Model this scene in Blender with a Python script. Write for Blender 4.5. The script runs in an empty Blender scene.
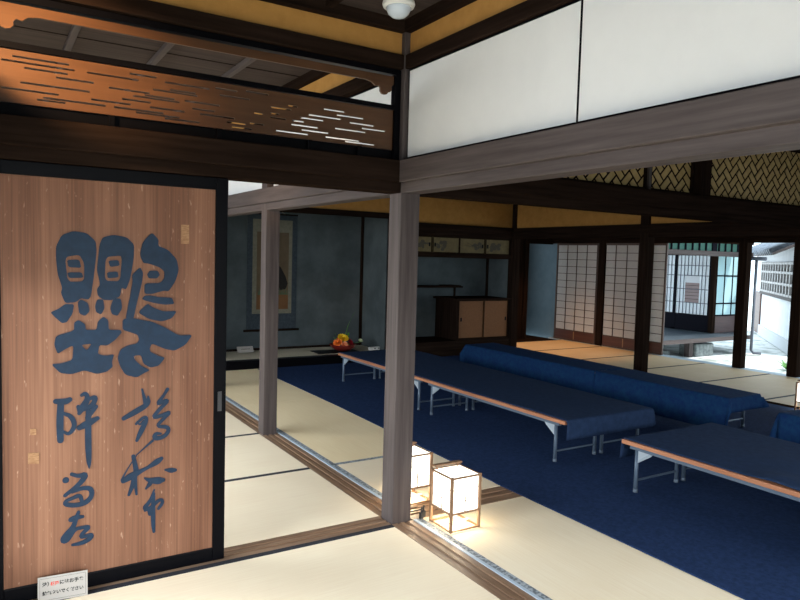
import bpy, bmesh, math, random
from mathutils import Matrix, Vector
random.seed(7)
S = bpy.context.scene
COL = S.collection

# ------------------------------------------------------------ camera
cam_d = bpy.data.cameras.new('camera')
cam_d.sensor_width = 36.0
cam_d.lens = 30.15
cam_d.clip_start = 0.05
cam_d.clip_end = 200
cam = bpy.data.objects.new('camera', cam_d)
COL.objects.link(cam)
S.camera = cam
yaw, pitch, roll = .5547, -.0639, .0277
fw = Vector((math.sin(yaw)*math.cos(pitch), math.cos(yaw)*math.cos(pitch), math.sin(pitch)))
r0 = Vector((math.cos(yaw), -math.sin(yaw), 0))
u0 = r0.cross(fw)
rt = r0*math.cos(roll)+u0*math.sin(roll)
up = u0*math.cos(roll)-r0*math.sin(roll)
M = Matrix((rt, up, -fw)).transposed().to_4x4()
M.translation = Vector((-1.8985, -3.0456, 1.4271))
cam.matrix_world = M

# ------------------------------------------------------------ world, sun, daylight, exposure
S.view_settings.view_transform = 'Standard'
S.view_settings.look = 'None'
S.view_settings.gamma = 1.0
S.view_settings.use_curve_mapping = False
S.view_settings.exposure = 0.0
W = bpy.data.worlds.new('sky')
S.world = W
W.use_nodes = True
bg = W.node_tree.nodes['Background']
bg.inputs[0].default_value = (0.72, 0.88, 1.0, 1)
bg.inputs[1].default_value = 3.2


def sun_lamp(name, energy, color, direction, angle):
    d = bpy.data.lights.new(name, 'SUN')
    d.energy = energy; d.color = color; d.angle = angle
    o = bpy.data.objects.new(name, d); COL.objects.link(o)
    o.rotation_euler = Vector(direction).to_track_quat('-Z', 'Y').to_euler()
    return o


def area_lamp(name, loc, direction, sx, sy, power, color, spread=180):
    d = bpy.data.lights.new(name, 'AREA')
    d.shape = 'RECTANGLE'; d.size = sx; d.size_y = sy
    d.energy = power; d.color = color; d.spread = math.radians(spread)
    o = bpy.data.objects.new(name, d); COL.objects.link(o)
    o.location = loc
    o.rotation_euler = Vector(direction).to_track_quat('-Z', 'Y').to_euler()
    return o


sun_lamp('sun', 5.0, (1, .97, .92), (-.25, .55, -1.0), .03)
# daylight through the open sides of the house
area_lamp('daylight_left_front', (-3.8, -1.0, 1.4), (1, -.15, -1.0), 1.7, 1.3, 172, (.86, .94, 1), 150)
area_lamp('daylight_under_front_eaves', (-1.6, -8.2, 2.75), (.05, 1, -.2), 5.0, 2.4, 1000, (.95, .98, 1))
area_lamp('daylight_left_room', (-3.8, 2.3, 1.4), (1, 0, -.9), 4.0, 1.3, 275, (.88, .95, 1), 145)
area_lamp('daylight_front_hall', (2.4, -4.3, 1.7), (-.1, .6, -1), 4.4, 1.2, 105, (.93, .97, 1), 110)
area_lamp('daylight_garden', (8.2, 1.5, 1.5), (-1, .0, -.9), 4.4, 1.2, 8, (.82, .92, 1), 140)
# warm lamp by the near left corner of the front room, and one in the corridor
pl = bpy.data.lights.new('warm_room_lamp', 'SPOT'); pl.energy = 330; pl.spot_size = math.radians(40); pl.spot_blend = .9; pl.color = (1, .62, .3); pl.shadow_soft_size = .06
plo = bpy.data.objects.new('warm_room_lamp', pl); COL.objects.link(plo); plo.location = (-2.35, -.75, 2.42); plo.rotation_euler = Vector((.72, .75, -.26)).to_track_quat('-Z', 'Y').to_euler()
pl2 = bpy.data.lights.new('warm_corridor_lamp', 'SPOT'); pl2.energy = 190; pl2.color = (1, .55, .25); pl2.shadow_soft_size = .08
pl2.spot_size = math.radians(80); pl2.spot_blend = .7
plo2 = bpy.data.objects.new('warm_corridor_lamp', pl2); COL.objects.link(plo2); plo2.location = (5.9, 5.2, 2.5)

# traced brush strokes, seals and slits (mm / m on their own planes)
BIG = [[(-1659,1431),(-1638,1478),(-1596,1495),(-1546,1489),(-1512,1456),(-1509,1415),(-1519,1319),(-1531,1229),(-1541,1216),(-1569,1223),(-1587,1206),(-1627,1203),(-1642,1244),(-1637,1267),(-1653,1317),(-1659,1384)],[(-1627,1390),(-1574,1400),(-1556,1366),(-1556,1291),(-1617,1288)],[(-1620,1378),(-1574,1381),(-1566,1346),(-1615,1348)],[(-1620,1328),(-1565,1329),(-1558,1306),(-1613,1304)],[(-1681,1167),(-1651,1180),(-1627,1200),(-1593,1199),(-1600,1159),(-1621,1125),(-1639,1122),(-1660,1143)],[(-1581,1206),(-1569,1219),(-1541,1202),(-1536,1168),(-1553,1149),(-1575,1158)],[(-1499,1443),(-1487,1474),(-1445,1486),(-1393,1478),(-1363,1447),(-1366,1384),(-1380,1299),(-1396,1257),(-1413,1267),(-1419,1229),(-1452,1213),(-1484,1214),(-1506,1233),(-1509,1260),(-1496,1278),(-1509,1339),(-1503,1401)],[(-1476,1394),(-1416,1400),(-1413,1383),(-1419,1292),(-1479,1293)],[(-1466,1378),(-1426,1382),(-1420,1358),(-1458,1351)],[(-1471,1330),(-1429,1334),(-1424,1309),(-1468,1304)],[(-1508,1217),(-1485,1218),(-1479,1180),(-1493,1153),(-1512,1164),(-1516,1188)],[(-1445,1222),(-1416,1220),(-1411,1179),(-1429,1146),(-1452,1155),(-1458,1180)],[(-1340,1413),(-1330,1459),(-1293,1503),(-1264,1472),(-1268,1445),(-1227,1431),(-1189,1391),(-1179,1344),(-1194,1293),(-1222,1249),(-1243,1253),(-1292,1238),(-1322,1239),(-1323,1285),(-1257,1285),(-1240,1307),(-1240,1336),(-1261,1354),(-1306,1369),(-1326,1370),(-1336,1391)],[(-1312,1321),(-1302,1339),(-1268,1339),(-1259,1321),(-1271,1305),(-1304,1305)],[(-1332,1217),(-1322,1231),(-1299,1233),(-1257,1224),(-1208,1223),(-1197,1194),(-1236,1191),(-1281,1199),(-1319,1210)],[(-1349,1160),(-1309,1199),(-1288,1181),(-1243,1162),(-1186,1164),(-1207,1132),(-1250,1118),(-1305,1131)],[(-1373,1320),(-1340,1354),(-1327,1328),(-1333,1285),(-1353,1200),(-1367,1129),(-1393,1119),(-1396,1144),(-1379,1235),(-1370,1292)],[(-1409,1130),(-1386,1140),(-1359,1134),(-1291,1120),(-1235,1092),(-1178,1054),(-1117,1057),(-1149,1012),(-1196,988),(-1235,997),(-1291,1025),(-1301,1004),(-1298,989),(-1263,969),(-1235,960),(-1263,925),(-1297,920),(-1325,937),(-1335,977),(-1366,975),(-1362,960),(-1335,930),(-1297,909),(-1325,897),(-1352,880),(-1399,895),(-1419,932),(-1429,968),(-1419,1003),(-1392,1019),(-1352,1027),(-1342,1042),(-1349,1064),(-1386,1079),(-1409,1087)],[(-1594,1124),(-1578,1134),(-1553,1116),(-1552,1092),(-1509,1091),(-1506,1125),(-1484,1146),(-1465,1131),(-1465,1089),(-1419,1088),(-1412,1077),(-1439,1046),(-1471,1023),(-1500,1028),(-1506,990),(-1477,981),(-1442,986),(-1452,955),(-1448,933),(-1471,914),(-1510,906),(-1557,926),(-1604,912),(-1646,919),(-1679,958),(-1640,959),(-1600,970),(-1597,1032),(-1628,1016),(-1655,997),(-1667,1035),(-1661,1072),(-1594,1090)],[(-1569,1031),(-1528,1035),(-1547,1006)]]
SMALL = [[[(-1662,804,10.5),(-1628,799,13.7),(-1611,807,9.8)],[(-1644,795,12.4),(-1648,720,13.7),(-1646,642,12.4)],[(-1635,753,6.5),(-1604,736,9.8),(-1591,696,9.8),(-1614,661,7.2),(-1635,677,5.2)],[(-1567,821,6.5),(-1551,830,8.2),(-1543,803,10.5),(-1559,777,14.7),(-1576,747,8.2)],[(-1535,805,7.2),(-1510,812,9.1),(-1528,770,10.5),(-1567,760,8.2)],[(-1580,775,7.2),(-1574,750,8.2)],[(-1576,686,10.5),(-1545,700,16.3),(-1507,719,8.5)],[(-1542,751,9.8),(-1543,638,13.1),(-1540,539,10.5),(-1539,512,2.6)],[(-1513,769,8.5),(-1545,726,9.8)]],[[(-1627,473,12.9),(-1626,472,12.9)],[(-1605,495,7.4),(-1579,482,8.2),(-1548,488,12.3),(-1574,449,10.0),(-1630,409,7.4)],[(-1602,422,8.8),(-1562,431,8.2),(-1531,423,10.6),(-1528,390,9.4),(-1551,365,10.6),(-1591,360,9.4),(-1630,371,9.4),(-1630,385,6.5),(-1602,393,7.4),(-1574,403,8.8),(-1567,375,7.4)]],[[(-1608,303,10.3),(-1591,309,11.2),(-1564,308,6.5)],[(-1580,330,6.5),(-1591,299,8.8),(-1600,269,10.3),(-1625,242,13.2),(-1639,219,14.1),(-1620,218,8.8),(-1594,261,7.4),(-1566,262,7.4),(-1535,261,8.2),(-1566,236,8.2),(-1574,219,7.1),(-1527,227,8.2),(-1535,208,10.3),(-1569,195,8.8),(-1603,195,5.3)]],[[(-1330,827,3.9),(-1322,792,6.8),(-1313,762,11.8)],[(-1404,707,8.9),(-1357,731,13.1),(-1302,761,11.0),(-1305,793,3.7)],[(-1354,678,5.2),(-1321,707,6.5),(-1308,697,7.8),(-1330,652,12.0),(-1351,605,6.5)],[(-1349,686,4.2),(-1338,671,3.9),(-1324,687,5.2)],[(-1224,819,7.3),(-1241,791,5.8),(-1269,755,8.9),(-1241,767,7.8),(-1218,771,7.3),(-1252,738,8.4),(-1291,695,7.3),(-1241,705,8.9),(-1207,719,7.3),(-1246,684,7.3),(-1271,657,6.5),(-1223,652,8.9),(-1217,630,8.9),(-1240,606,7.8),(-1280,605,11.5),(-1274,628,7.3),(-1252,624,4.7)],[(-1285,597,5.2),(-1351,543,1.3)]],[[(-1365,538,8.2),(-1358,499,9.8),(-1351,461,11.8)],[(-1405,436,11.1),(-1371,453,16.3),(-1330,469,8.5),(-1303,481,6.5),(-1268,499,14.4),(-1248,512,8.2)],[(-1358,462,11.8),(-1364,419,11.1),(-1383,371,5.9)],[(-1358,440,8.2),(-1352,369,4.9)],[(-1234,459,2.6),(-1207,453,13.1),(-1188,452,7.2)],[(-1318,434,3.9),(-1299,422,9.8),(-1260,414,17.6),(-1241,415,9.1)],[(-1296,407,9.8),(-1313,387,3.9)],[(-1351,542,1.6),(-1385,492,1.6),(-1413,441,3.9)]],[[(-1278,376,3.3),(-1295,326,7.8),(-1323,300,9.8),(-1299,297,9.1),(-1296,270,7.8)],[(-1316,291,6.5),(-1285,302,7.8),(-1253,332,7.2),(-1239,315,7.8),(-1260,288,5.9)],[(-1280,361,5.9),(-1283,301,9.8),(-1282,226,9.1),(-1279,189,6.5)]]]
SEALS = [[(-1170,1541),(-1136,1542),(-1135,1459),(-1170,1458)],[(-1754,702),(-1733,699),(-1733,675),(-1754,677)],[(-1762,605),(-1723,600),(-1724,555),(-1762,560)]]
SLITS = [(-1.804,-1.607,2.1565),(-1.841,-1.586,2.1375),(-1.765,-1.611,2.1185),(-1.542,-1.343,2.1375),(-1.654,-1.516,2.0995),(-1.46,-1.298,2.09),(-1.286,-1.097,2.109),(-1.778,-1.531,2.0615),(-1.842,-1.644,2.033),(-1.366,-1.174,2.071),(-1.7,-1.471,2.014),(-1.527,-1.374,2.033),(-1.409,-1.294,2.052),(-1.44,-1.241,2.014),(-1.354,-1.174,2.0045),(-0.489,-0.374,2.1375),(-0.418,-0.267,2.1185),(-0.569,-0.394,2.0995),(-0.615,-0.488,2.0805),(-0.653,-0.59,2.0615),(-0.346,-0.206,2.09),(-0.656,-0.516,2.0425),(-0.426,-0.252,2.052),(-0.277,-0.138,2.071),(-0.603,-0.46,2.0235),(-0.732,-0.567,2.0045),(-0.477,-0.288,2.0045),(-0.37,-0.199,1.995),(-0.762,-0.657,2.109),(-0.674,-0.625,2.128),(-0.84,-0.797,2.071),(-0.762,-0.717,2.0805),(-0.762,-0.681,2.0615),(-0.943,-0.847,1.995),(-0.968,-0.878,2.014),(-1.237,-1.045,2.147),(-1.319,-1.195,2.0805),(-1.216,-1.106,2.1185),(-1.298,-1.152,2.033),(-1.153,-0.999,2.0805),(-1.088,-0.93,2.033),(-1.0,-0.861,2.128),(-1.12,-1.021,2.052),(-1.237,-1.087,1.995)]

# ------------------------------------------------------------ mesh helpers
class MB:
    def __init__(s):
        s.v = []; s.f = []

    def box(s, x0, y0, z0, x1, y1, z1):
        a = len(s.v)
        for z in (z0, z1):
            s.v += [(x0, y0, z), (x1, y0, z), (x1, y1, z), (x0, y1, z)]
        s.f += [tuple(a+i for i in q) for q in ((3, 2, 1, 0), (4, 5, 6, 7), (0, 1, 5, 4), (1, 2, 6, 5), (2, 3, 7, 6), (3, 0, 4, 7))]
        return s

    def prism(s, pts, o, ux, uy, n):
        """polygon pts (a,b) at o + a*ux + b*uy, extruded by n"""
        o, ux, uy, n = map(Vector, (o, ux, uy, n))
        a = len(s.v); k = len(pts)
        for q in (Vector((0, 0, 0)), n):
            for p in pts:
                s.v.append(tuple(o+ux*p[0]+uy*p[1]+q))
        s.f.append(tuple(a+i for i in reversed(range(k))))
        s.f.append(tuple(a+k+i for i in range(k)))
        for i in range(k):
            j = (i+1) % k
            s.f.append((a+i, a+j, a+k+j, a+k+i))
        return s

    def tube(s, pts, rad, n=8, cap=True):
        pts = [Vector(p) for p in pts]
        a = len(s.v)
        for i, p in enumerate(pts):
            d = (pts[min(i+1, len(pts)-1)]-pts[max(i-1, 0)]).normalized()
            h = Vector((0, 0, 1)) if abs(d.z) < .9 else Vector((1, 0, 0))
            e1 = d.cross(h).normalized(); e2 = d.cross(e1)
            rr = rad[i] if isinstance(rad, (list, tuple)) else rad
            for k in range(n):
                t = 2*math.pi*k/n
                s.v.append(tuple(p+e1*math.cos(t)*rr+e2*math.sin(t)*rr))
        for i in range(len(pts)-1):
            for k in range(n):
                k2 = (k+1) % n
                s.f.append((a+i*n+k, a+i*n+k2, a+(i+1)*n+k2, a+(i+1)*n+k))
        if cap:
            s.f.append(tuple(a+k for k in reversed(range(n))))
            s.f.append(tuple(a+(len(pts)-1)*n+k for k in range(n)))
        return s

    def lathe(s, prof, c=(0, 0, 0), n=24):
        a = len(s.v)
        for (r, z) in prof:
            for k in range(n):
                t = 2*math.pi*k/n
                s.v.append((c[0]+r*math.cos(t), c[1]+r*math.sin(t), c[2]+z))
        for i in range(len(prof)-1):
            for k in range(n):
                k2 = (k+1) % n
                s.f.append((a+i*n+k, a+i*n+k2, a+(i+1)*n+k2, a+(i+1)*n+k))
        s.f.append(tuple(a+k for k in reversed(range(n))))
        s.f.append(tuple(a+(len(prof)-1)*n+k for k in range(n)))
        return s

    def build(s, name, mat, parent=None, origin=None, bevel=0.0, smooth=False):
        me = bpy.data.meshes.new(name)
        v = s.v
        if origin:
            v = [(p[0]-origin[0], p[1]-origin[1], p[2]-origin[2]) for p in v]
        me.from_pydata(v, [], s.f)
        me.materials.append(mat)
        bm = bmesh.new(); bm.from_mesh(me)
        bmesh.ops.recalc_face_normals(bm, faces=bm.faces)
        bm.to_mesh(me); bm.free()
        if smooth:
            for p in me.polygons: p.use_smooth = True
        return link(name, me, parent, origin, bevel)


def link(name, me, parent=None, origin=None, bevel=0.0):
    o = bpy.data.objects.new(name, me)
    COL.objects.link(o)
    if parent: o.parent = parent
    if origin: o.location = origin
    if bevel:
        m = o.modifiers.new('bevel', 'BEVEL'); m.width = bevel; m.segments = 2
        m.limit_method = 'ANGLE'; m.angle_limit = math.radians(40)
    return o


def box(x0, y0, z0, x1, y1, z1):
    return MB().box(x0, y0, z0, x1, y1, z1)


def tag(o, label, cat, group=None, kind=None):
    o['label'] = label; o['category'] = cat
    if group: o['group'] = group
    if kind: o['kind'] = kind
    return o


def thing(name, label, cat, loc=(0, 0, 0), rz=0.0, group=None):
    o = bpy.data.objects.new(name, None); COL.objects.link(o)
    o.empty_display_size = .1
    o.location = loc; o.rotation_euler = (0, 0, rz)
    return tag(o, label, cat, group)


def copy_tree(o, parent=None):
    c = o.copy(); COL.objects.link(c)
    if parent: c.parent = parent
    for ch in list(o.children): copy_tree(ch, c)
    return c


def struct(o):
    o['kind'] = 'structure'
    return o


def mesh_from_loops(loops, th, res=0):
    """filled 2D outline with holes (even-odd), thickness th along +z, as a mesh"""
    cu = bpy.data.curves.new('outline', 'CURVE'); cu.dimensions = '2D'; cu.fill_mode = 'BOTH'; cu.extrude = th/2
    for L in loops:
        sp = cu.splines.new('POLY'); sp.points.add(len(L)-1); sp.use_cyclic_u = True
        for i, p in enumerate(L): sp.points[i].co = (p[0], p[1], 0, 1)
    ob = bpy.data.objects.new('outline', cu); COL.objects.link(ob)
    bpy.context.view_layer.update()
    dg = bpy.context.evaluated_depsgraph_get()
    me = bpy.data.meshes.new_from_object(ob.evaluated_get(dg))
    bpy.data.objects.remove(ob); bpy.data.curves.remove(cu)
    for v in me.vertices: v.co.z += th/2
    return me


def chaikin(L, closed=True, n=1):
    for _ in range(n):
        out = []
        k = len(L)
        if not closed: out.append(L[0])
        for i in range(k if closed else k-1):
            a, b = L[i], L[(i+1) % k]
            out.append(tuple(p*.75+q*.25 for p, q in zip(a, b)))
            out.append(tuple(p*.25+q*.75 for p, q in zip(a, b)))
        if not closed: out.append(L[-1])
        L = out
    return L


def text_mesh(body, size, ext=.0006):
    cu = bpy.data.curves.new('lettering', 'FONT'); cu.body = body; cu.size = size; cu.extrude = ext; cu.offset = .0005
    ob = bpy.data.objects.new('lettering', cu); COL.objects.link(ob)
    bpy.context.view_layer.update()
    dg = bpy.context.evaluated_depsgraph_get()
    me = bpy.data.meshes.new_from_object(ob.evaluated_get(dg))
    bpy.data.objects.remove(ob); bpy.data.curves.remove(cu)
    return me


# ------------------------------------------------------------ materials
def base(name, rough=.6, spec=.3):
    m = bpy.data.materials.new(name); m.use_nodes = True
    b = m.node_tree.nodes['Principled BSDF']
    b.inputs['Roughness'].default_value = rough
    b.inputs['Specular IOR Level'].default_value = spec
    return m, m.node_tree, b


def plain(name, c, rough=.6, spec=.3, metal=0.0, emit=0.0, ecol=None):
    m, t, b = base(name, rough, spec)
    b.inputs['Base Color'].default_value = (*c, 1)
    b.inputs['Metallic'].default_value = metal
    if emit:
        b.inputs['Emission Color'].default_value = (*(ecol or c), 1)
        b.inputs['Emission Strength'].default_value = emit
    return m


def noisy(name, c1, c2, scale=(1, 1, 1), nscale=4.0, rough=.6, spec=.3, bump=0.0, detail=6.0, lo=.35, hi=.65, sheen=0.0, bdist=.01):
    """two colours mixed by stretched noise in object space"""
    m, t, b = base(name, rough, spec)
    N, L = t.nodes, t.links
    tc = N.new('ShaderNodeTexCoord'); mp = N.new('ShaderNodeMapping'); mp.inputs['Scale'].default_value = scale
    nz = N.new('ShaderNodeTexNoise'); nz.inputs['Scale'].default_value = nscale; nz.inputs['Detail'].default_value = detail
    nz.inputs['Roughness'].default_value = .6
    cr = N.new('ShaderNodeValToRGB')
    cr.color_ramp.elements[0].position = lo; cr.color_ramp.elements[1].position = hi
    cr.color_ramp.elements[0].color = (*c1, 1); cr.color_ramp.elements[1].color = (*c2, 1)
    L.new(tc.outputs['Object'], mp.inputs['Vector']); L.new(mp.outputs[0], nz.inputs['Vector'])
    L.new(nz.outputs[0], cr.inputs[0]); L.new(cr.outputs[0], b.inputs['Base Color'])
    if bump:
        bp = N.new('ShaderNodeBump'); bp.inputs['Strength'].default_value = bump; bp.inputs['Distance'].default_value = bdist
        L.new(nz.outputs[0], bp.inputs['Height']); L.new(bp.outputs[0], b.inputs['Normal'])
    if sheen: b.inputs['Sheen Weight'].default_value = sheen
    return m


def wood(name, c1, c2, axis='z', rough=.45, spec=.4, bump=.15, fine=1.0):
    s = {'x': (.7, 14, 14), 'y': (14, .7, 14), 'z': (14, 14, .7)}[axis]
    return noisy(name, c1, c2, tuple(q*fine for q in s), 2.4, rough, spec, bump, lo=.3, hi=.7, bdist=.004)


def tatami(name, c1, c2, axis):
    """rush mat: fine weave ribs across, soft straw streaks along"""
    m, t, b = base(name, .55, .3)
    N, L = t.nodes, t.links
    tc = N.new('ShaderNodeTexCoord'); mp = N.new('ShaderNodeMapping')
    mp.inputs['Scale'].default_value = (1.2, 60, 1) if axis == 'x' else (60, 1.2, 1)
    nz = N.new('ShaderNodeTexNoise'); nz.inputs['Scale'].default_value = 3; nz.inputs['Detail'].default_value = 5
    n2 = N.new('ShaderNodeTexNoise'); n2.inputs['Scale'].default_value = 2.2; n2.inputs['Detail'].default_value = 3
    mx = N.new('ShaderNodeMath'); mx.operation = 'MULTIPLY_ADD'; mx.inputs[1].default_value = .55
    m2 = N.new('ShaderNodeMath'); m2.operation = 'MULTIPLY'; m2.inputs[1].default_value = .45
    cr = N.new('ShaderNodeValToRGB')
    cr.color_ramp.elements[0].position = .35; cr.color_ramp.elements[1].position = .65
    cr.color_ramp.elements[0].color = (*c1, 1); cr.color_ramp.elements[1].color = (*c2, 1)
    L.new(tc.outputs['Object'], mp.inputs[0]); L.new(mp.outputs[0], nz.inputs[0]); L.new(tc.outputs['Object'], n2.inputs[0])
    L.new(n2.outputs[0], m2.inputs[0]); L.new(nz.outputs[0], mx.inputs[0]); L.new(m2.outputs[0], mx.inputs[2])
    L.new(mx.outputs[0], cr.inputs[0]); L.new(cr.outputs[0], b.inputs['Base Color'])
    bp = N.new('ShaderNodeBump'); bp.inputs['Strength'].default_value = .15; bp.inputs['Distance'].default_value = .002
    L.new(nz.outputs[0], bp.inputs['Height']); L.new(bp.outputs[0], b.inputs['Normal'])
    return m


def glass(name, c, rough=.02):
    m = bpy.data.materials.new(name); m.use_nodes = True
    t = m.node_tree; N, L = t.nodes, t.links
    N.remove(N['Principled BSDF'])
    tr = N.new('ShaderNodeBsdfTransparent'); tr.inputs[0].default_value = (*c, 1)
    gl = N.new('ShaderNodeBsdfGlossy'); gl.inputs['Roughness'].default_value = rough
    mx = N.new('ShaderNodeMixShader'); mx.inputs[0].default_value = .14
    L.new(tr.outputs[0], mx.inputs[1]); L.new(gl.outputs[0], mx.inputs[2]); L.new(mx.outputs[0], N['Material Output'].inputs[0])
    return m


def paper(name, c, trans=.45):
    """translucent paper"""
    m = bpy.data.materials.new(name); m.use_nodes = True
    t = m.node_tree; N, L = t.nodes, t.links
    N.remove(N['Principled BSDF'])
    d = N.new('ShaderNodeBsdfDiffuse'); tl = N.new('ShaderNodeBsdfTranslucent'); mx = N.new('ShaderNodeMixShader')
    tc = N.new('ShaderNodeTexCoord'); nz = N.new('ShaderNodeTexNoise'); nz.inputs['Scale'].default_value = 30; nz.inputs['Detail'].default_value = 6
    cr = N.new('ShaderNodeValToRGB')
    cr.color_ramp.elements[0].position = .3; cr.color_ramp.elements[1].position = .7
    cr.color_ramp.elements[0].color = (*[q*.93 for q in c], 1); cr.color_ramp.elements[1].color = (*c, 1)
    L.new(tc.outputs['Object'], nz.inputs[0]); L.new(nz.outputs[0], cr.inputs[0])
    L.new(cr.outputs[0], d.inputs[0]); L.new(cr.outputs[0], tl.inputs[0])
    mx.inputs[0].default_value = trans
    L.new(d.outputs[0], mx.inputs[1]); L.new(tl.outputs[0], mx.inputs[2]); L.new(mx.outputs[0], N['Material Output'].inputs[0])
    return m


DK1, DK2 = (.008, .005, .0036), (.024, .0145, .0105)
MT = {}
for ax in 'xyz':
    MT['dark_'+ax] = wood('dark_timber_'+ax, DK1, DK2, ax, .6, .0)
    MT['grey_'+ax] = wood('weathered_timber_'+ax, (.048, .037, .035), (.090, .072, .068), ax, .6, .15)
    MT['sill_'+ax] = wood('worn_sill_'+ax, (.13, .075, .045), (.30, .19, .12), ax, rough=.4)
    MT['ceil_'+ax] = wood('ceiling_board_'+ax, (.03, .022, .019), (.06, .044, .038), ax, .8, .1)
MT['tat_x'] = tatami('tatami_x', (.83, .69, .50), (.90, .78, .58), 'x')
MT['tat_y'] = tatami('tatami_y', (.82, .69, .49), (.89, .78, .59), 'y')
MT['tat_g'] = tatami('tatami_golden', (.84, .67, .41), (.92, .77, .51), 'y')
MT['tat_c'] = tatami('tatami_aged', (.56, .41, .23), (.66, .50, .30), 'x')
MT['heri'] = noisy('black_cloth_border', (.012, .013, .018), (.03, .032, .04), (1, 1, 1), 120, .8)
MT['heri_blue'] = noisy('grey_blue_cloth_border', (.13, .15, .17), (.36, .40, .43), (1, 1, 1), 60, .7, lo=.45, hi=.55)
MT['pale_strip'] = plain('pale_blue_strip', (.42, .50, .58), .35, .5)
MT['carpet'] = noisy('navy_felt', (.014, .028, .072), (.022, .042, .108), (1, 1, 1), 45, .95, .03, .3)
MT['cloth'] = noisy('navy_cloth', (.015, .029, .066), (.021, .039, .086), (1, 1, 1), 25, .9, .05, .1)
MT['cloth_blue'] = noisy('blue_cloth', (.007, .022, .085), (.009, .040, .100), (1, 1, 1), 25, .9, .06, .1)
MT['yellow'] = noisy('ochre_plaster', (.38, .19, .050), (.44, .225, .062), (1, 1, 1), 12, .85, .1, .1)
MT['bluegrey'] = noisy('blue_grey_plaster', (.056, .070, .075), (.086, .104, .110), (1, 1, 1), 3, .85, .15, .1)
MT['endwall'] = noisy('pale_blue_plaster', (.11, .155, .18), (.145, .195, .22), (1, 1, 1), 3, .85, .1)
MT['white'] = noisy('white_paper', (.685, .68, .665), (.70, .695, .68), (1, 1, 1), 12, .8, .1)
MT['lacquer'] = plain('black_lacquer', (.0025, .0025, .0035), .35, .05)
MT['board'] = wood('door_board', (.12, .050, .025), (.27, .130, .072), 'z', .55, .2, .2, 2.4)
def door_board():
    m, t, b = base('door_board', .55, .2)
    N, L = t.nodes, t.links
    tc = N.new('ShaderNodeTexCoord')

    def nz(scale, s, detail=6):
        mp = N.new('ShaderNodeMapping'); mp.inputs['Scale'].default_value = scale
        n = N.new('ShaderNodeTexNoise'); n.inputs['Scale'].default_value = s; n.inputs['Detail'].default_value = detail
        n.inputs['Distortion'].default_value = .25
        L.new(tc.outputs['Object'], mp.inputs[0]); L.new(mp.outputs[0], n.inputs[0])
        return n

    def ramp(src, p0, p1, c0, c1):
        r = N.new('ShaderNodeValToRGB'); r.color_ramp.elements[0].position = p0; r.color_ramp.elements[1].position = p1
        r.color_ramp.elements[0].color = (*c0, 1); r.color_ramp.elements[1].color = (*c1, 1)
        L.new(src.outputs[0], r.inputs[0]); return r

    def mix(kind, f, a, c):
        x = N.new('ShaderNodeMixRGB'); x.blend_type = kind; x.inputs[0].default_value = f
        L.new(a.outputs[0], x.inputs[1]); L.new(c.outputs[0], x.inputs[2]); return x
    wide = ramp(nz((5, 1, .35), 1.6, 3), .3, .7, (.134, .056, .030), (.262, .128, .075))
    grain = ramp(nz((70, 1, .9), 1.8), .32, .6, (.55, .50, .48), (1, 1, 1))
    fleck = ramp(nz((60, 1, 18), 1.3, 2), .66, .76, (0, 0, 0), (.16, .12, .09))
    c = mix('ADD', 1.0, mix('MULTIPLY', .6, wide, grain), fleck)
    L.new(c.outputs[0], b.inputs['Base Color'])
    return m


MT['board'] = door_board()
MT['ranma'] = wood('carved_board', (.050, .022, .010), (.090, .041, .018), 'x', .4, .3, .2, .7)
MT['blue_paint'] = noisy('blue_pigment', (.002, .014, .036), (.004, .021, .050), (1, 1, 1), 30, .6, .3)
MT['inlay'] = noisy('pale_wood_inlay', (.22, .105, .048), (.34, .19, .09), (1, 1, 4), 60, .6)
MT['shoji'] = paper('shoji_paper', (.60, .565, .53), .28)
MT['hip'] = wood('shoji_hip_board', (.055, .018, .010), (.095, .032, .018), 'y', .5)
MT['shoji_wood'] = wood('shoji_frame_wood', (.05, .024, .014), (.085, .042, .024), 'z', .5)
MT['straw_wood'] = wood('straw_frame_wood', (.22, .12, .06), (.32, .19, .10), 'z', .5)
MT['steel'] = plain('grey_painted_steel', (.09, .125, .175), .45, .3, .2)
MT['brace'] = plain('pale_zinc_plate', (.36, .42, .48), .4, .4, .3)
MT['edge'] = wood('table_edge_wood', (.32, .12, .055), (.48, .21, .11), 'y', .4)
MT['table'] = plain('table_board', (.22, .10, .05), .5)
MT['gold'] = noisy('gold_paper', (.10, .072, .028), (.135, .10, .04), (1, 1, 1), 14, .7)
MT['ink'] = plain('ink_motif', (.055, .045, .03), .8)
MT['cab_door'] = noisy('cabinet_straw_paper', (.14, .058, .020), (.19, .082, .030), (40, 40, 40), 2.0, .75)
MT['cord'] = plain('black_cord', (.02, .02, .022), .5)
MT['lamp_wood'] = wood('lantern_wood', (.16, .085, .045), (.26, .15, .08), 'z', .5)
MT['lamp_paper'] = plain('glowing_paper', (.95, .9, .8), .8, .1, 0, 1.9, (1.0, .93, .80))
MT['bulb'] = plain('bulb_glow', (1, .9, .7), .5, .1, 0, 12.0, (1, .85, .6))
MT['plastic'] = plain('white_plastic', (.75, .75, .73), .4, .5)
MT['card'] = plain('white_card', (.36, .335, .305), .7)
MT['ink_black'] = plain('printed_black', (.02, .02, .02), .7)
MT['ink_red'] = plain('printed_red', (.65, .06, .04), .7)
MT['ground'] = noisy('pale_gravel', (.30, .33, .30), (.74, .76, .74), (1, 1, 1), 2.2, .9, lo=.36, hi=.52)
MT['plaster_white'] = noisy('white_plaster', (.80, .82, .85), (.88, .90, .92), (1, 1, 1), 5, .8)
MT['stone'] = noisy('grey_stone', (.12, .14, .14), (.26, .28, .27), (1, 1, 1), 14, .9, .2, .5)
MT['tile'] = noisy('grey_roof_tile', (.11, .13, .16), (.22, .25, .29), (1, 1, 1), 10, .5, .5)
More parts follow.
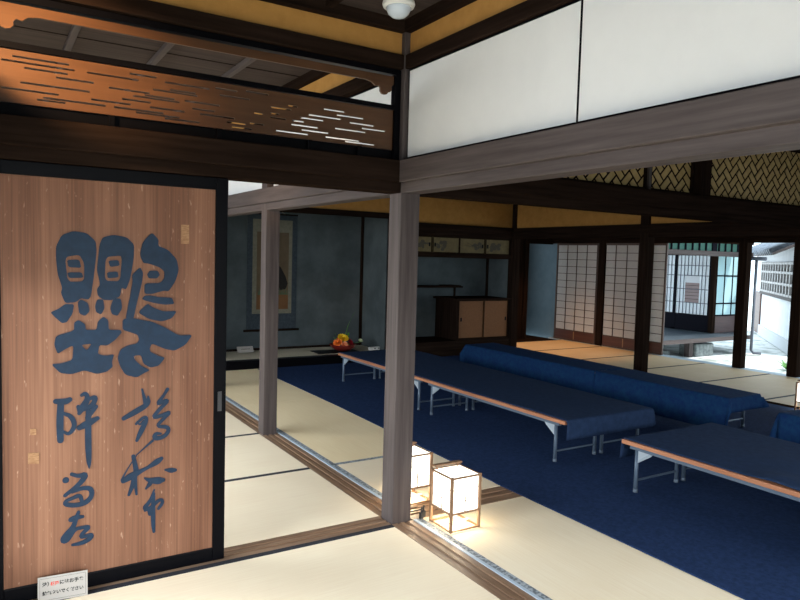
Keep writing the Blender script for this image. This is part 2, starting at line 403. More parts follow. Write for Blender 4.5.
MT['leaf'] = noisy('green_leaf', (.03, .12, .02), (.10, .26, .05), (1, 1, 1), 9, .6)
MT['teal_glass'] = plain('teal_pane', (.05, .125, .10), .6, .1)

# ------------------------------------------------------------ heights
ZK, ZN0, ZN1 = 1.76, 1.812, 1.922      # underside of head track, tie rail bottom and top
ZR, ZF0, ZF1, ZC = 2.392, 2.462, 2.575, 2.63

# ------------------------------------------------------------ floor structure
struct(box(-4.0, -4.75, -.09, 7.05, 6.9, -.052).build('floor', MT['dark_x']))
struct(box(-4.0, -4.75, -.052, -.077, -1.075, -.002).build('floor', MT['tat_x']))
struct(box(-4.0, -1.07, -.052, -2.03, -.077, -.002).build('floor', MT['tat_x']))
struct(box(-4.0, .08, -.052, -2.03, 4.9, -.002).build('floor', MT['tat_x']))
struct(box(.95, -4.3, -.052, 5.08, 4.86, -.002).build('floor', MT['tat_y']))
struct(box(5.22, -4.3, -.052, 7.04, 0.0, -.002).build('floor', MT['tat_x']))


def sill(name, x0, y0, x1, y1, mat, along, n=2, ztop=.0):
    """floor track: a board with shallow grooves"""
    m = MB()
    w = (x1-x0) if along == 'y' else (y1-y0)
    cuts = [0.0]
    g = .021
    span = w/(n+1)
    for k in range(n):
        c = span*(k+1); cuts += [c-g/2, c+g/2]
    cuts.append(w)
    for i in range(len(cuts)-1):
        zt = ztop if i % 2 == 0 else ztop-.006
        a, b = cuts[i], cuts[i+1]
        if along == 'y': m.box(x0+a, y0, -.052, x0+b, y1, zt)
        else: m.box(x0, y0+a, -.052, x1, y0+b, zt)
    return struct(m.build(name, mat))


sill('trim_1', -.066, -4.3, .070, -.0665, MT['sill_y'], 'y')
sill('trim_1', -.066, .0665, .070, 4.86, MT['sill_y'], 'y')
sill('trim_2', -4.0, -.066, -.0665, .066, MT['sill_x'], 'x')
sill('trim_3', .071, -.064, 5.06, .135, MT['sill_x'], 'x', 2)
sill('trim_4', 5.07, -4.3, 5.22, 4.9, MT['dark_y'], 'y')
struct(box(7.05, -4.3, -.09, 7.26, 6.1, .0).build('trim_5', plain('pale_worn_sill', (.36, .44, .50), .4, .5)))
struct(box(.0705, .14, -.052, .088, 4.86, .004).build('trim_6', MT['pale_strip']))
struct(box(.0705, -4.3, -.052, .088, -.07, .004).build('trim_6', MT['pale_strip']))


# ------------------------------------------------------------ tatami mats
def mat(x0, y0, x1, y1, along, label, heri, sides, group=None):
    ox, oy = (x0+x1)/2, (y0+y1)/2
    t = thing('tatami_mat', label, 'tatami mat', (ox, oy, -.05), 0, group)
    a, b = (x1-x0)/2-.001, (y1-y0)/2-.001
    box(-a, -b, 0, a, b, .05).build('rush_surface', MT['tat_'+along], t)
    w = .034
    for s in sides:
        if s == 's': q = (-a, -b, .002, a, -b+w, .052)
        if s == 'n': q = (-a, b-w, .002, a, b, .052)
        if s == 'w': q = (-a, -b, .002, -a+w, b, .052)
        if s == 'e': q = (a-w, -b, .002, a, b, .052)
        box(*q).build('cloth_border', heri, t)
    return t


mat(-2.03, -1.07, -.068, -.068, 'x', 'large pale tatami mat in the foreground below the calligraphy door', MT['heri'], 'n')
mat(-2.03, .068, -.068, 1.018, 'x', 'tatami mat just past the doorway sill, right of the calligraphy door', MT['heri'], 'n')
mat(-2.03, 1.02, -.068, 2.000, 'x', 'second tatami mat past the doorway, beside the slim pillar foot', MT['heri'], 'n')
mat(-2.03, 2.002, -.068, 2.985, 'x', 'third tatami mat past the doorway, narrow sliver behind black border line', MT['heri'], 'n')
mat(-2.03, 2.987, -.068, 4.86, 'x', 'last tatami mat of the left room, barely showing by the door edge', MT['heri'], 'n')
mat(.089, .14, 2.0, 1.02, 'x', 'pale tatami half strip between main pillar and navy carpet', MT['heri_blue'], 'nw')
mat(.089, 1.022, 1.1, 2.98, 'g', 'golden tatami mat along the navy carpet, right of the slim pillar', MT['heri_blue'], 'w')
mat(.089, 2.982, 1.1, 4.86, 'g', 'golden tatami mat in front of the alcove step, behind the slim pillar', MT['heri_blue'], 'w')
mat(.089, -2.0, 1.1, -.068, 'y', 'bright tatami mat beside the lit lanterns in the foreground', MT['heri_blue'], 'w')
cw = ['nearest the right edge, behind the small lantern', 'below the pillar at the garden opening', 'left of the garden opening pillar, before the last shoji',
      'before the shoji with the dark pillar to its left', 'before the leftmost shoji screen, in warm light', 'at the far end of the corridor by the pale blue wall']
for k in range(6):
    y0 = .005+.966+.962*(k-1)
    mat(5.222, y0, 7.048, y0+.960, 'c', 'corridor tatami mat '+cw[k], MT['heri'], 'n' if k < 5 else 'n')
struct(box(5.222, 5.79, -.052, 7.048, 6.9, -.012).build('floor', MT['dark_x']))

# ------------------------------------------------------------ carpets
tag(box(.855, -4.2, .0025, 5.06, .19, .009).build('carpet', MT['carpet'], origin=(2.9, -2, 0)),
    'navy blue felt carpet in the near half of the hall, under the single front table', 'carpet')
tag(MB().prism([(.858, .192), (5.06, .192), (5.06, 4.80), (.935, 4.80), (.925, 2.6), (.90, 1.6)], (0, 0, .0025), (1, 0, 0), (0, 1, 0), (0, 0, .0065)).build('carpet', MT['carpet'], origin=(2.9, 2.5, 0)),
    'navy blue felt carpet in the far half of the hall, reaching the alcove step', 'carpet')


# ------------------------------------------------------------ pillars
def pillar(x, y, w, label, mat_, z1=ZC, z0=-.05):
    h = w/2
    return tag(box(x-h, y-h, z0, x+h, y+h, z1).build('pillar', mat_, origin=(x, y, z0), bevel=.005), label, 'pillar')


pillar(0, 0, .118, 'weathered main pillar at the crossing of two sills, lanterns at its foot', MT['grey_z'])
pillar(0, 1.97, .112, 'slimmer dark pillar between calligraphy door and main pillar, before the scroll', MT['grey_z'], ZC)
struct(box(-2.0290, -0.0590, -.05, -1.9110, 0.0590, ZC).build('trim_80', MT['dark_z'], bevel=.005))
struct(box(-0.0560, 3.8840, -.05, 0.0560, 3.9960, ZC).build('trim_80', MT['dark_z'], bevel=.005))
struct(box(-0.0560, 4.9140, -.05, 0.0560, 5.0260, ZC).build('trim_80', MT['dark_z'], bevel=.005))
pillar(5.15, 4.97, .13, 'dark corner pillar between the wall cabinets and the corridor', MT['dark_z'])
pillar(5.15, 2.5, .125, 'dark pillar rising behind the cloth covered tables, before the shoji', MT['dark_z'])
pillar(7.15, 4.93, .135, 'dark pillar between the two shoji screens', MT['dark_z'])
pillar(7.15, 2.42, .125, 'dark pillar standing in the garden opening left of the white wall', MT['dark_z'])
pillar(7.15, 1.66, .125, 'dark pillar at the right edge of the garden opening', MT['dark_z'])
struct(box(5.0875, -0.0625, -.05, 5.2125, 0.0625, ZC).build('trim_80', MT['dark_z'], bevel=.005))
pillar(2.93, 4.99, .10, 'dark pillar dividing the scroll alcove from the shelf alcove', MT['dark_z'])

# ------------------------------------------------------------ beams: head tracks and tie rails


def beam(x0, y0, x1, y1, along, mat_, side, n):
    """head track plus the wider tie rail over it, on the line (x0,y0)-(x1,y1); side = (minus, plus) rail overhang"""
    if along == 'x':
        struct(box(x0, y0-.054, ZK, x1, y0+.054, ZN0+.004).build('trim_%d' % n, mat_, bevel=.003))
        for s in side: struct(box(x0, y0+min(s*.054, s*.092), ZN0, x1, y0+max(s*.054, s*.092), ZN1).build('trim_%d' % (n+1), mat_, bevel=.004))
        struct(box(x0, y0-.05, ZN0+.01, x1, y0+.05, ZN1-.002).build('trim_%d' % (n+2), mat_))
    else:
        struct(box(x0-.054, y0, ZK, x0+.054, y1, ZN0+.004).build('trim_%d' % n, mat_, bevel=.003))
        for s in side: struct(box(x0+min(s*.054, s*.092), y0, ZN0, x0+max(s*.054, s*.092), y1, ZN1).build('trim_%d' % (n+1), mat_, bevel=.004))
        struct(box(x0-.05, y0, ZN0+.01, x0+.05, y1, ZN1-.002).build('trim_%d' % (n+2), mat_))


beam(-4.0, 0, -.055, 0, 'x', MT['dark_x'], (-1, 1), 10)
beam(.055, 0, 5.1, 0, 'x', MT['dark_x'], (-1, 1), 14)
beam(0, -4.3, 0, -.055, 'y', MT['grey_y'], (-1, 1), 18)
beam(0, .055, 0, 4.93, 'y', MT['grey_y'], (-1, 1), 22)
beam(5.15, -4.3, 5.15, 4.93, 'y', MT['dark_y'], (-1, 1), 26)
beam(7.15, -4.3, 7.15, 6.2, 'y', MT['dark_y'], (-1, 1), 30)
beam(2.96, 4.99, 5.1, 4.99, 'x', MT['dark_x'], (-1,), 34)
# alcove lintel
struct(box(.03, 4.95, 1.955, 2.9, 5.03, 2.03).build('trim_38', MT['dark_x'], bevel=.003))


# upper rails, ochre friezes and crown mouldings round the front room and the left room
def upper(x0, y0, x1, y1, along, n, mat_w):
    a = 'x' if along == 'x' else 'y'
    if along == 'x':
        struct(box(x0, y0-.056, ZR, x1, y0+.056, ZF0).build('trim_%d' % n, MT['dark_x'], bevel=.003))
        struct(box(x0, y0-.028, ZF0, x1, y0+.028, ZF1+.02).build('wall_frieze', MT['yellow']))
        struct(box(x0, y0-.075, ZF1, x1, y0+.075, ZC+.03).build('trim_%d' % (n+1), MT['dark_x'], bevel=.003))
    else:
        struct(box(x0-.056, y0, ZR, x0+.056, y1, ZF0).build('trim_%d' % n, MT['dark_y'], bevel=.003))
        struct(box(x0-.028, y0, ZF0, x0+.028, y1, ZF1+.02).build('wall_frieze', MT['yellow']))
        struct(box(x0-.075, y0, ZF1, x0+.075, y1, ZC+.03).build('trim_%d' % (n+1), MT['dark_y'], bevel=.003))


upper(-4.0, 0, -.06, 0, 'x', 40, None)
upper(.06, 0, 5.1, 0, 'x', 42, None)
upper(0, -4.3, 0, -.06, 'y', 44, None)
upper(0, .06, 0, 4.93, 'y', 46, None)

# ochre walls over the tie rails at the back and right of the hall
struct(box(.05, 4.97, 2.03, 2.9, 5.01, ZC).build('wall_back', MT['yellow']))
struct(box(2.96, 4.97, ZN1, 5.1, 5.01, ZC).build('wall_back', MT['yellow']))
struct(box(5.13, -4.3, ZN1, 5.17, 4.93, ZC).build('wall_right', MT['yellow']))
struct(box(7.13, -4.3, ZN1, 7.17, 6.2, ZC).build('wall_right', MT['yellow']))
struct(box(-4.0, 4.97, 0, -.05, 5.03, ZC).build('wall_back', MT['bluegrey']))

# ceilings: boards with battens
struct(box(-4.1, -4.85, ZC, 7.2, 6.9, ZC+.05).build('ceiling', MT['ceil_x']))
for y in (.45, .86, 1.27, 1.68, 2.09):
    struct(box(-4.0, y-.004, ZC-.003, -.06, y+.004, ZC+.001).build('trim_50', MT['dark_x']))
for x in (-2.44, -1.955, -1.47, -.985, -.50):
    struct(box(x-.018, .06, ZC-.03, x+.018, 4.95, ZC).build('trim_51', MT['grey_y'], bevel=.003))
for x in (-1.955, -1.47, -.985, -.50):
    struct(box(x-.018, -4.3, ZC-.03, x+.018, -.075, ZC).build('trim_52', MT['dark_y'], bevel=.003))
# eaves over the corridor and outer walls
struct(box(7.2, -4.3, 2.25, 8.3, 6.9, 2.32).build('ceiling', MT['dark_y']))
struct(box(-4.1, -4.75, -.1, -4.0, 5.0, ZC).build('wall_left', MT['bluegrey']))
struct(box(.0, -4.85, -.1, 7.2, -4.75, ZC).build('wall_front', MT['bluegrey']))
struct(box(-4.1, -4.85, 1.76, 0, -4.75, ZC).build('wall_front', MT['dark_x']))
struct(box(-4.1, -6.0, 2.3, 7.2, -4.85, 2.36).build('ceiling', MT['dark_x']))
struct(box(-40, -60, -.5, 7.2, -4.86, -.42).build('ground', MT['ground']))

struct(box(-2.075, -.34, -.002, -2.045, -.06, .34).build('shade_block_low', MT['dark_z']))  # unseen low panel, added to shade the lower left of the door
struct(box(-2.075, -.66, 1.33, -2.045, -.06, 2.2).build('shade_block_hanging', MT['dark_z']))  # unseen hanging panel, added to keep the left light off the upper door

# ------------------------------------------------------------ alcove with the scroll
AZ = .098
struct(box(.06, 5.0, -.05, 2.87, 5.74, AZ).build('floor', noisy('alcove_floor', (.60, .53, .40), (.70, .63, .48), (1, 30, 1), 3, .6)))
struct(box(.06, 4.87, -.05, 2.88, 4.998, AZ+.004).build('trim_60', MT['lacquer'], bevel=.004))
struct(box(-.1, 5.745, -.05, 2.95, 5.80, ZC).build('wall_alcove_back', MT['bluegrey']))
struct(box(2.875, 5.05, -.05, 2.925, 5.74, ZC).build('wall_alcove_right', MT['bluegrey']))
struct(box(0.0, 5.03, -.05, .05, 5.74, ZC).build('wall_alcove_left', MT['bluegrey']))
struct(box(2.835, 5.715, AZ, 2.874, 5.744, ZC).build('trim_61', MT['dark_z']))
struct(box(.06, 5.735, AZ, 2.83, 5.744, AZ+.03).build('trim_62', MT['dark_x']))

# ------------------------------------------------------------ shelf alcove
struct(box(2.985, 4.93, -.05, 5.08, 5.55, .205).build('floor', MT['dark_x']))
struct(box(2.95, 5.55, -.05, 5.2, 5.6, ZC).build('wall_shelf_back', MT['bluegrey']))
struct(box(2.93, 5.05, -.05, 2.98, 5.55, ZC).build('wall_shelf_left', MT['bluegrey']))
struct(box(5.10, 5.04, -.05, 5.16, 5.55, ZC).build('wall_shelf_right', MT['bluegrey']))
struct(box(5.065, 5.52, .21, 5.098, 5.549, ZC).build('trim_63', MT['dark_z']))


def cab_door(t, x, z0, z1, w, mat_, y, knob_x):
    """framed sliding door; returns it"""
    d = box(x, y, z0, x+w, y+.012, z1).build('door', mat_, t)
    f = MB(); q = .010
    f.box(x, y-.006, z0, x+w, y, z0+q).box(x, y-.006, z1-q, x+w, y, z1).box(x, y-.006, z0+q, x+q, y, z1-q).box(x+w-q, y-.006, z0+q, x+w, y, z1-q)
    f.build('door_frame', MT['dark_x'], d)
    box(knob_x-.014, y-.003, (z0+z1)/2-.028, knob_x+.014, y, (z0+z1)/2+.028).build('finger_pull', MT['lacquer'], d)
    return d


t = thing('upper_wall_cabinet', 'long upper wall cabinet with four painted gold doors below the ochre wall', 'cabinet', (2.99, 4.95, 1.44))
box(0, 0, 0, 2.08, .55, .06).build('bottom_board', MT['dark_x'], t)
box(0, .06, .06, 2.08, .55, .31).build('body', MT['dark_x'], t)
box(0, .02, .30, 2.08, .075, .33).build('top_rail', MT['dark_x'], t)
for k in range(4):
    x = .135+k*.487
    d = cab_door(t, x, .068, .298, .475, MT['gold'], .045-(k % 2)*.008, x+(.435 if k % 2 == 0 else .04))
    cx = x+(.30 if k % 2 == 0 else .17)
    g = MB()
    for i in range(16):
        a = random.gauss(0, .055); b = random.gauss(0, .028); r = random.uniform(.012, .03)
        n = 7
        g.prism([(cx+a+r*1.4*math.cos(2*math.pi*j/n+i), .18+b+r*math.sin(2*math.pi*j/n+i)) for j in range(n)], (0, .0445-(k % 2)*.008-i*.00006, 0), (1, 0, 0), (0, 0, 1), (0, -.0004, 0))
    for i in range(5):
        g.tube([(cx+random.gauss(0, .02), .0435-(k % 2)*.008, .16), (cx+random.gauss(0, .14), .0435-(k % 2)*.008, .18+random.gauss(0, .05))], .002, 5)
    g.build('painted_motif', MT['ink'], d)

t = thing('low_cabinet', 'low dark cabinet with two straw coloured sliding doors beside the corner pillar', 'cabinet', (4.08, 4.95, .206))
m = MB(); m.box(0, .0, 0, .02, .59, .60).box(.98, .0, 0, 1.0, .59, .60).box(.02, .57, .0, .98, .59, .6).box(.02, .04, 0, .98, .56, .03)
m.build('body', MT['dark_z'], t)
box(-.05, -.02, .60, 1.0, .595, .63).build('top_board', MT['dark_x'], t, bevel=.003)
box(.02, .0, 0, .98, .045, .02).build('bottom_rail', MT['dark_x'], t)
cab_door(t, .03, .022, .597, .475, MT['cab_door'], .03, .08)
cab_door(t, .50, .022, .597, .475, MT['cab_door'], .018, .935)

t = thing('wall_shelf', 'thin dark staggered shelf left of the low cabinet in the shelf alcove', 'shelf', (2.985, 5.2, .985))
box(0, 0, 0, 1.36, .345, .022).build('shelf_board', MT['dark_x'], t)
box(1.12, .05, .022, 1.36, .30, .034).build('raised_end', MT['dark_x'], t)
box(1.27, .1, -.148, 1.295, .125, 0).build('strut', MT['dark_z'], t)

# ------------------------------------------------------------ corridor end
struct(box(5.2, 6.12, -.05, 6.47, 6.17, ZC).build('wall_corridor', MT['dark_z']))
struct(box(6.40, 6.09, -.05, 6.49, 6.20, ZC).build('trim_64', MT['dark_z']))
struct(box(6.0, 6.85, -.05, 8.2, 6.9, ZC).build('wall_end', MT['endwall']))
struct(box(7.14, 6.018, -.05, 7.2, 6.85, ZC).build('wall_end', MT['endwall']))
struct(box(6.47, 6.12, 1.74, 7.1, 6.17, ZC).build('wall_corridor', MT['dark_x']))


# ------------------------------------------------------------ shoji screens
def shoji(y0, w, x, label, first=None):
    if first:
        t = copy_tree(first); t.location = (x, y0, 0); t['label'] = label
        return t
    t = thing('shoji_screen', label, 'sliding screen', (x, y0, 0.0), 0, 'shoji screens along the corridor')
    H = 1.7597; sw = .03; hb = .17
    for a, b in ((0, sw), (w-sw, w)):
        box(-.014, a, .001, .014, b, H).build('stile', MT['shoji_wood'], t)
    for a, b in ((.001, .03), (hb, hb+.025), (H-.035, H)):
        box(-.0135, sw, a, .0135, w-sw, b).build('rail', MT['shoji_wood'], t)
    box(-.008, sw, .03, .008, w-sw, hb).build('hip_board', MT['hip'], t)
    box(-.013, w/2-.008, .03, -.0085, w/2+.008, hb).build('hip_batten', MT['straw_wood'], t)
    m = MB()
    z0, z1 = hb+.025, H-.035
    for i in range(1, 4):
        yy = sw+(w-2*sw)*i/4; m.box(-.010, yy-.0045, z0, .002, yy+.0045, z1)
    for i in range(1, 12):
        zz = z0+(z1-z0)*i/12; m.box(-.008, sw, zz-.0045, .002, w-sw, zz+.0045)
    m.build('lattice', MT['shoji_wood'], t)
    box(.0022, sw, z0, .004, w-sw, z1).build('paper', MT['shoji'], t)
    return t


sh = shoji(5.03, .985, 7.12, 'leftmost shoji screen, warm lit, beside the pale blue end wall')
shoji(3.93, .985, 7.12, 'middle shoji screen right of the dividing pillar, partly behind the nearer pillar', sh)
shoji(3.69, .985, 7.17, 'shoji screen slid mostly behind another, one column showing by the garden', sh)

# ------------------------------------------------------------ calligraphy door
DX0, DX1 = -1.905, -.965
DY = -.030
t = thing('sliding_door', 'brown wooden sliding door with black lacquer frame and blue brush calligraphy', 'door', (DX0, DY, .001))
DW = DX1-DX0; DH = 1.757
box(0, -.014, 0, .055, .016, DH).build('stile', MT['lacquer'], t, bevel=.003)
box(DW-.055, -.014, 0, DW, .016, DH).build('stile', MT['lacquer'], t, bevel=.003)
box(.055, -.014, 0, DW-.055, .016, .062).build('rail', MT['lacquer'], t, bevel=.003)
box(.055, -.014, 1.703, DW-.055, .016, DH).build('rail', MT['lacquer'], t, bevel=.003)
bd = box(.055, -.006, .062, DW-.055, .008, 1.703).build('board', MT['board'], t)
hp = MB(); hp.box(DW-.038, -.0155, .70, DW-.020, -.013, .79).build('finger_pull', plain('pull_metal', (.05, .05, .055), .3, .5, .6), t)
YB = -.006
for k, Lp in enumerate(SEALS):
    m = MB(); m.prism([(x/1000-DX0, z/1000) for x, z in Lp], (0, YB, 0), (1, 0, 0), (0, 0, 1), (0, -.003, 0))
    m.build('seal_inlay', MT['inlay'], t)
def soften(L):
    out = []
    for i, p in enumerate(L):
        a, n = L[i-1], L[(i+1) % len(L)]
        for f, q in ((.22, a), (.08, a), (.08, n), (.22, n)):
            g = f*.85
            out.append((p[0]+(q[0]-p[0])*g+(a[0]+n[0]-2*p[0])*(.045 if f == .08 else .01), p[1]+(q[1]-p[1])*g+(a[1]+n[1]-2*p[1])*(.045 if f == .08 else .01)))
    return out


loops = [soften([(x/1000-DX0, z/1000) for x, z in L]) for L in BIG]
m = MB()
for k, grp in enumerate(((0, 1, 2, 3), (4,), (5,), (6, 7, 8, 9), (10,), (11,), (12, 13), (14,), (15,), (16,), (17,), (18, 19))):
    g = mesh_from_loops([loops[i] for i in grp], .004+.0004*k)
    a0 = len(m.v)
    m.v += [(v.co.x, YB-v.co.z, v.co.y) for v in g.vertices]
    m.f += [tuple(a0+i for i in p.vertices) for p in g.polygons]
m.build('calligraphy_character', MT['blue_paint'], t)
for ch in SMALL:
    m = MB(); kk = 0
    for st in ch:
        L = chaikin([(x/1000-DX0, z/1000, w/1000) for x, z, w in st], False, 2)
        dep = .0030+.0003*kk; kk += 1
        if len(st) == 2 and math.hypot(st[0][0]-st[1][0], st[0][1]-st[1][1]) < 4:
            x, z, w = L[0]
            m.prism([(x+w*math.cos(2*math.pi*j/20), z+w*math.sin(2*math.pi*j/20)) for j in range(20)], (0, YB, 0), (1, 0, 0), (0, 0, 1), (0, -dep, 0)); continue
        # ribbon outline with round ends
        left, right = [], []
        for i, (x, z, w) in enumerate(L):
            a = L[max(i-1, 0)]; b = L[min(i+1, len(L)-1)]
            dx, dz = b[0]-a[0], b[1]-a[1]; q = math.hypot(dx, dz) or 1
            nx, nz = -dz/q, dx/q
            left.append((x+nx*w, z+nz*w)); right.append((x-nx*w, z-nz*w))
        a0 = len(m.v)
        for f in (0, 1):
            for i, (p, q) in enumerate(zip(left, right)):
                y = YB-f*(dep+.000012*i); m.v += [(p[0], y, p[1]), (q[0], y, q[1])]
        n = len(left)
        for i in range(n-1):
            b0 = a0+2*i; c0 = a0+2*n+2*i
            m.f += [(c0, c0+1, c0+3, c0+2), (b0, b0+2, c0+2, c0), (b0+1, c0+1, c0+3, b0+3)]
        for (x, z, w) in (L[0], L[-1]):
            if w > .0012:
                m.prism([(x+w*math.cos(2*math.pi*j/12), z+w*math.sin(2*math.pi*j/12)) for j in range(12)], (0, YB, 0), (1, 0, 0), (0, 0, 1), (0, -dep-.0005, 0))
    m.build('calligraphy_character', MT['blue_paint'], t)

# ------------------------------------------------------------ carved transom over the door
t = thing('carved_transom', 'carved wooden transom panel with rows of pierced slits above the calligraphy door', 'transom panel', (0, -.012, ZN1))
m = MB()
m.box(-1.91, -.02, .0, -1.88, .02, .466).box(-.095, -.02, 0, -.062, .02, .466).box(-1.88, -.02, .44, -.095, .02, .466)
m.build('frame', MT['lacquer'], t)
box(-1.88, -.017, .262, -.095, .017, .285).build('middle_rail', MT['lacquer'], t)
outer = [(-1.88, 1.98), (-.097, 1.98), (-.097, 2.182), (-1.88, 2.182)]
holes = []
extra = [(-1.62, -1.50, 2.148), (-1.38, -1.27, 2.160), (-1.20, -1.10, 2.152), (-1.02, -.92, 2.156), (-.88, -.77, 2.163), (-1.14, -1.05, 2.025), (-.98, -.90, 2.035),
         (-.86, -.79, 2.022), (-.74, -.66, 2.035), (-.95, -.86, 2.010), (-1.30, -1.22, 2.010), (-1.46, -1.36, 2.003), (-1.72, -1.62, 2.004)]
SLITS += [e for e in extra if all(e[0] > s[1]+.012 or e[1] < s[0]-.012 or abs(e[2]-s[2]) > .0088 for s in SLITS)]
for x0, x1, z in SLITS:
    h = .0038
    x0 = max(x0, -1.87); x1 = min(x1, -.105)
    holes.append([(x0, z-h*.6), (x0, z+h*.6), (x0+.003, z+h), (x1-.003, z+h), (x1, z+h*.6), (x1, z-h*.6), (x1-.003, z-h), (x0+.003, z-h)])
me = mesh_from_loops([outer]+holes, .011)
for v in me.vertices: v.co = (v.co.x, .005-v.co.z, v.co.y-ZN1)
me.materials.append(MT['ranma'])
link('pierced_board', me, t)
box(-1.88, .006, .0, -.095, .014, .062).build('lower_panel', MT['lacquer'], t)
for x in (-1.45, -1.0, -.56, -.29):
    box(x-.012, -.012, .0, x+.012, .004, .057).build('peg', MT['lacquer'], t)
# thin valance strip ending in cloud shaped brackets
half = [(-.9875, .395), (-.26, .395), (-.225, .388), (-.205, .372), (-.186, .376), (-.176, .366), (-.176, .350), (-.166, .338), (-.150, .334), (-.136, .338), (-.128, .350), (-.116, .352), (-.108, .364), (-.110, .380), (-.0965, .392), (-.0965, .432), (-.9875, .432)]
full = half[1:-1]
mirror = [(-1.975-x, z) for x, z in reversed(full)]
me = mesh_from_loops([full+mirror], .012)
for v in me.vertices: v.co = (v.co.x, .005-v.co.z, v.co.y)
me.materials.append(MT['ranma'])
link('cloud_valance', me, t)


# ------------------------------------------------------------ white paper transom panels over the beam
def tpanel(x, y0, y1, label, first=True):
    t = thing('transom_panel', label, 'transom panel', (x, y0, ZN1+.012), 0, None)
    H = ZR-ZN1-.016; w = y1-y0
    box(-.008, .0035, .008, .008, w-.0035, H-.008).build('paper_face', MT['white'], t)
    m = MB()
    m.box(-.010, 0, 0, .010, .0035, H).box(-.010, w-.0035, 0, .010, w, H).box(-.012, .008, 0, .012, w-.008, .008).box(-.012, .008, H-.008, .012, w-.008, H)
    m.build('thin_frame', MT['lacquer'], t)
    return t


for (y0, y1, lb) in ((-1.247, -.075, 'white paper transom panel nearest the main pillar, over the long beam'),
                     (-2.46, -1.249, 'large white paper transom panel at the upper right of the photo'),
                     ):
    tpanel(-.03, y0, y1, lb)
for (y0, y1, lb) in ((.07, 1.90, 'white paper transom panel of the left room, seen through the carved transom'),
                     (2.04, 3.03, 'white paper transom panel above the beam, left of the slim pillar top'),
                     (3.032, 3.87, 'white paper transom panel over the beam, right beside the calligraphy door frame')):
    tpanel(.0, y0, y1, lb)
struct(box(-.04, -4.7, ZN1+.012, -.02, -2.462, ZR).build('wall_upper', MT['white']))
struct(box(-.05, -4.3, ZN1-.002, .05, -.06, ZN1+.012).build('trim_70', MT['dark_y']))
struct(box(-.05, .06, ZN1-.002, .05, 4.9, ZN1+.012).build('trim_71', MT['dark_y']))


# ------------------------------------------------------------ woven panels over the cross beam
def clip(pts, x0, x1, y0, y1):
    for ax, lim, sg in ((0, x0, 1), (0, x1, -1), (1, y0, 1), (1, y1, -1)):
        out = []
        for i, p in enumerate(pts):
            n = pts[(i+1) % len(pts)]
            a, b = (p[ax]-lim)*sg, (n[ax]-lim)*sg
            if a >= 0: out.append(p)
            if a*b < 0:
                f = a/(a-b); out.append((p[0]+(n[0]-p[0])*f, p[1]+(n[1]-p[1])*f))
        pts = out
        if not pts: break
    return pts


def woven(x0, x1, label):
    t = thing('woven_panel', label, 'woven panel', (x0, 0, ZN1), 0, 'herringbone panels over the cross beam')
    w = x1-x0; H = ZR-ZN1
    box(0, -.004, 0, w, .004, H).build('backing', MT['dark_x'], t)
    fr = MB(); q = .022
    fr.box(0, -.02, 0, w, .02, q).box(0, -.02, H-q, w, .02, H).box(0, -.02, q, q, .02, H-q).box(w-q, -.02, q, w, .02, H-q)
    fr.build('frame', MT['dark_x'], t)
    m = MB(); c = .058; k = math.sqrt(.5)
    for ix in range(-40, 60):
        for iy in range(-60, 60):
            mm = (ix-iy) % 4
            if mm == 0: cx, cy, a, b = ix+1, iy+.5, 1, .5
            elif mm == 2: cx, cy, a, b = ix+.5, iy, .5, 1
            else: continue
            px, pz = (cx-cy)*k*c, (cx+cy)*k*c
            a = a*c-.0075; b = b*c-.0075
            pts = []
            for sx, sy in ((-a, -b), (a, -b), (a, b), (-a, b)):
                pts.append((px+(sx-sy)*k, pz+(sx+sy)*k))
            pts = clip(pts, q, w-q, q, H-q)
            if len(pts) < 3: continue
            m.prism(pts, (0, -.0042, 0), (1, 0, 0), (0, 0, 1), (0, -.003, 0))
    m.build('bamboo_strips', MT['strip'], t)
    return t


MT['strip'] = noisy('bamboo_strip', (.36, .24, .085), (.46, .32, .13), (1, 1, 1), 20, .6)
woven(.07, 1.915, 'herringbone woven panel nearest the main pillar, just peeking below the beam')
woven(1.945, 2.42, 'short herringbone woven panel left of the stub post')
woven(2.58, 5.0, 'long herringbone woven panel at the right, right of the stub post')
struct(box(1.918, -.035, ZN1, 1.942, .035, ZR).build('trim_72', MT['grey_z']))
tag(box(2.44, -.065, ZN1, 2.56, .065, ZR).build('stub_post', MT['dark_z'], origin=(2.5, 0, ZN1)), 'short dark stub post between the woven panels over the cross beam', 'post')

# ------------------------------------------------------------ smoke detector
t = thing('smoke_detector', 'round white smoke detector on the dark ceiling above the pillar', 'smoke detector', (-.225, -.26, ZC))
MB().lathe([(.075, 0), (.078, -.012), (.073, -.025), (.058, -.027)], n=32).build('base', MT['plastic'], t, smooth=True)
MB().lathe([(.059, -.026), (.058, -.036), (.050, -.055), (.032, -.070), (.010, -.077), (.001, -.0775)], n=32).build('dome', plain('milky_dome', (.55, .62, .70), .25, .5), t, smooth=True)


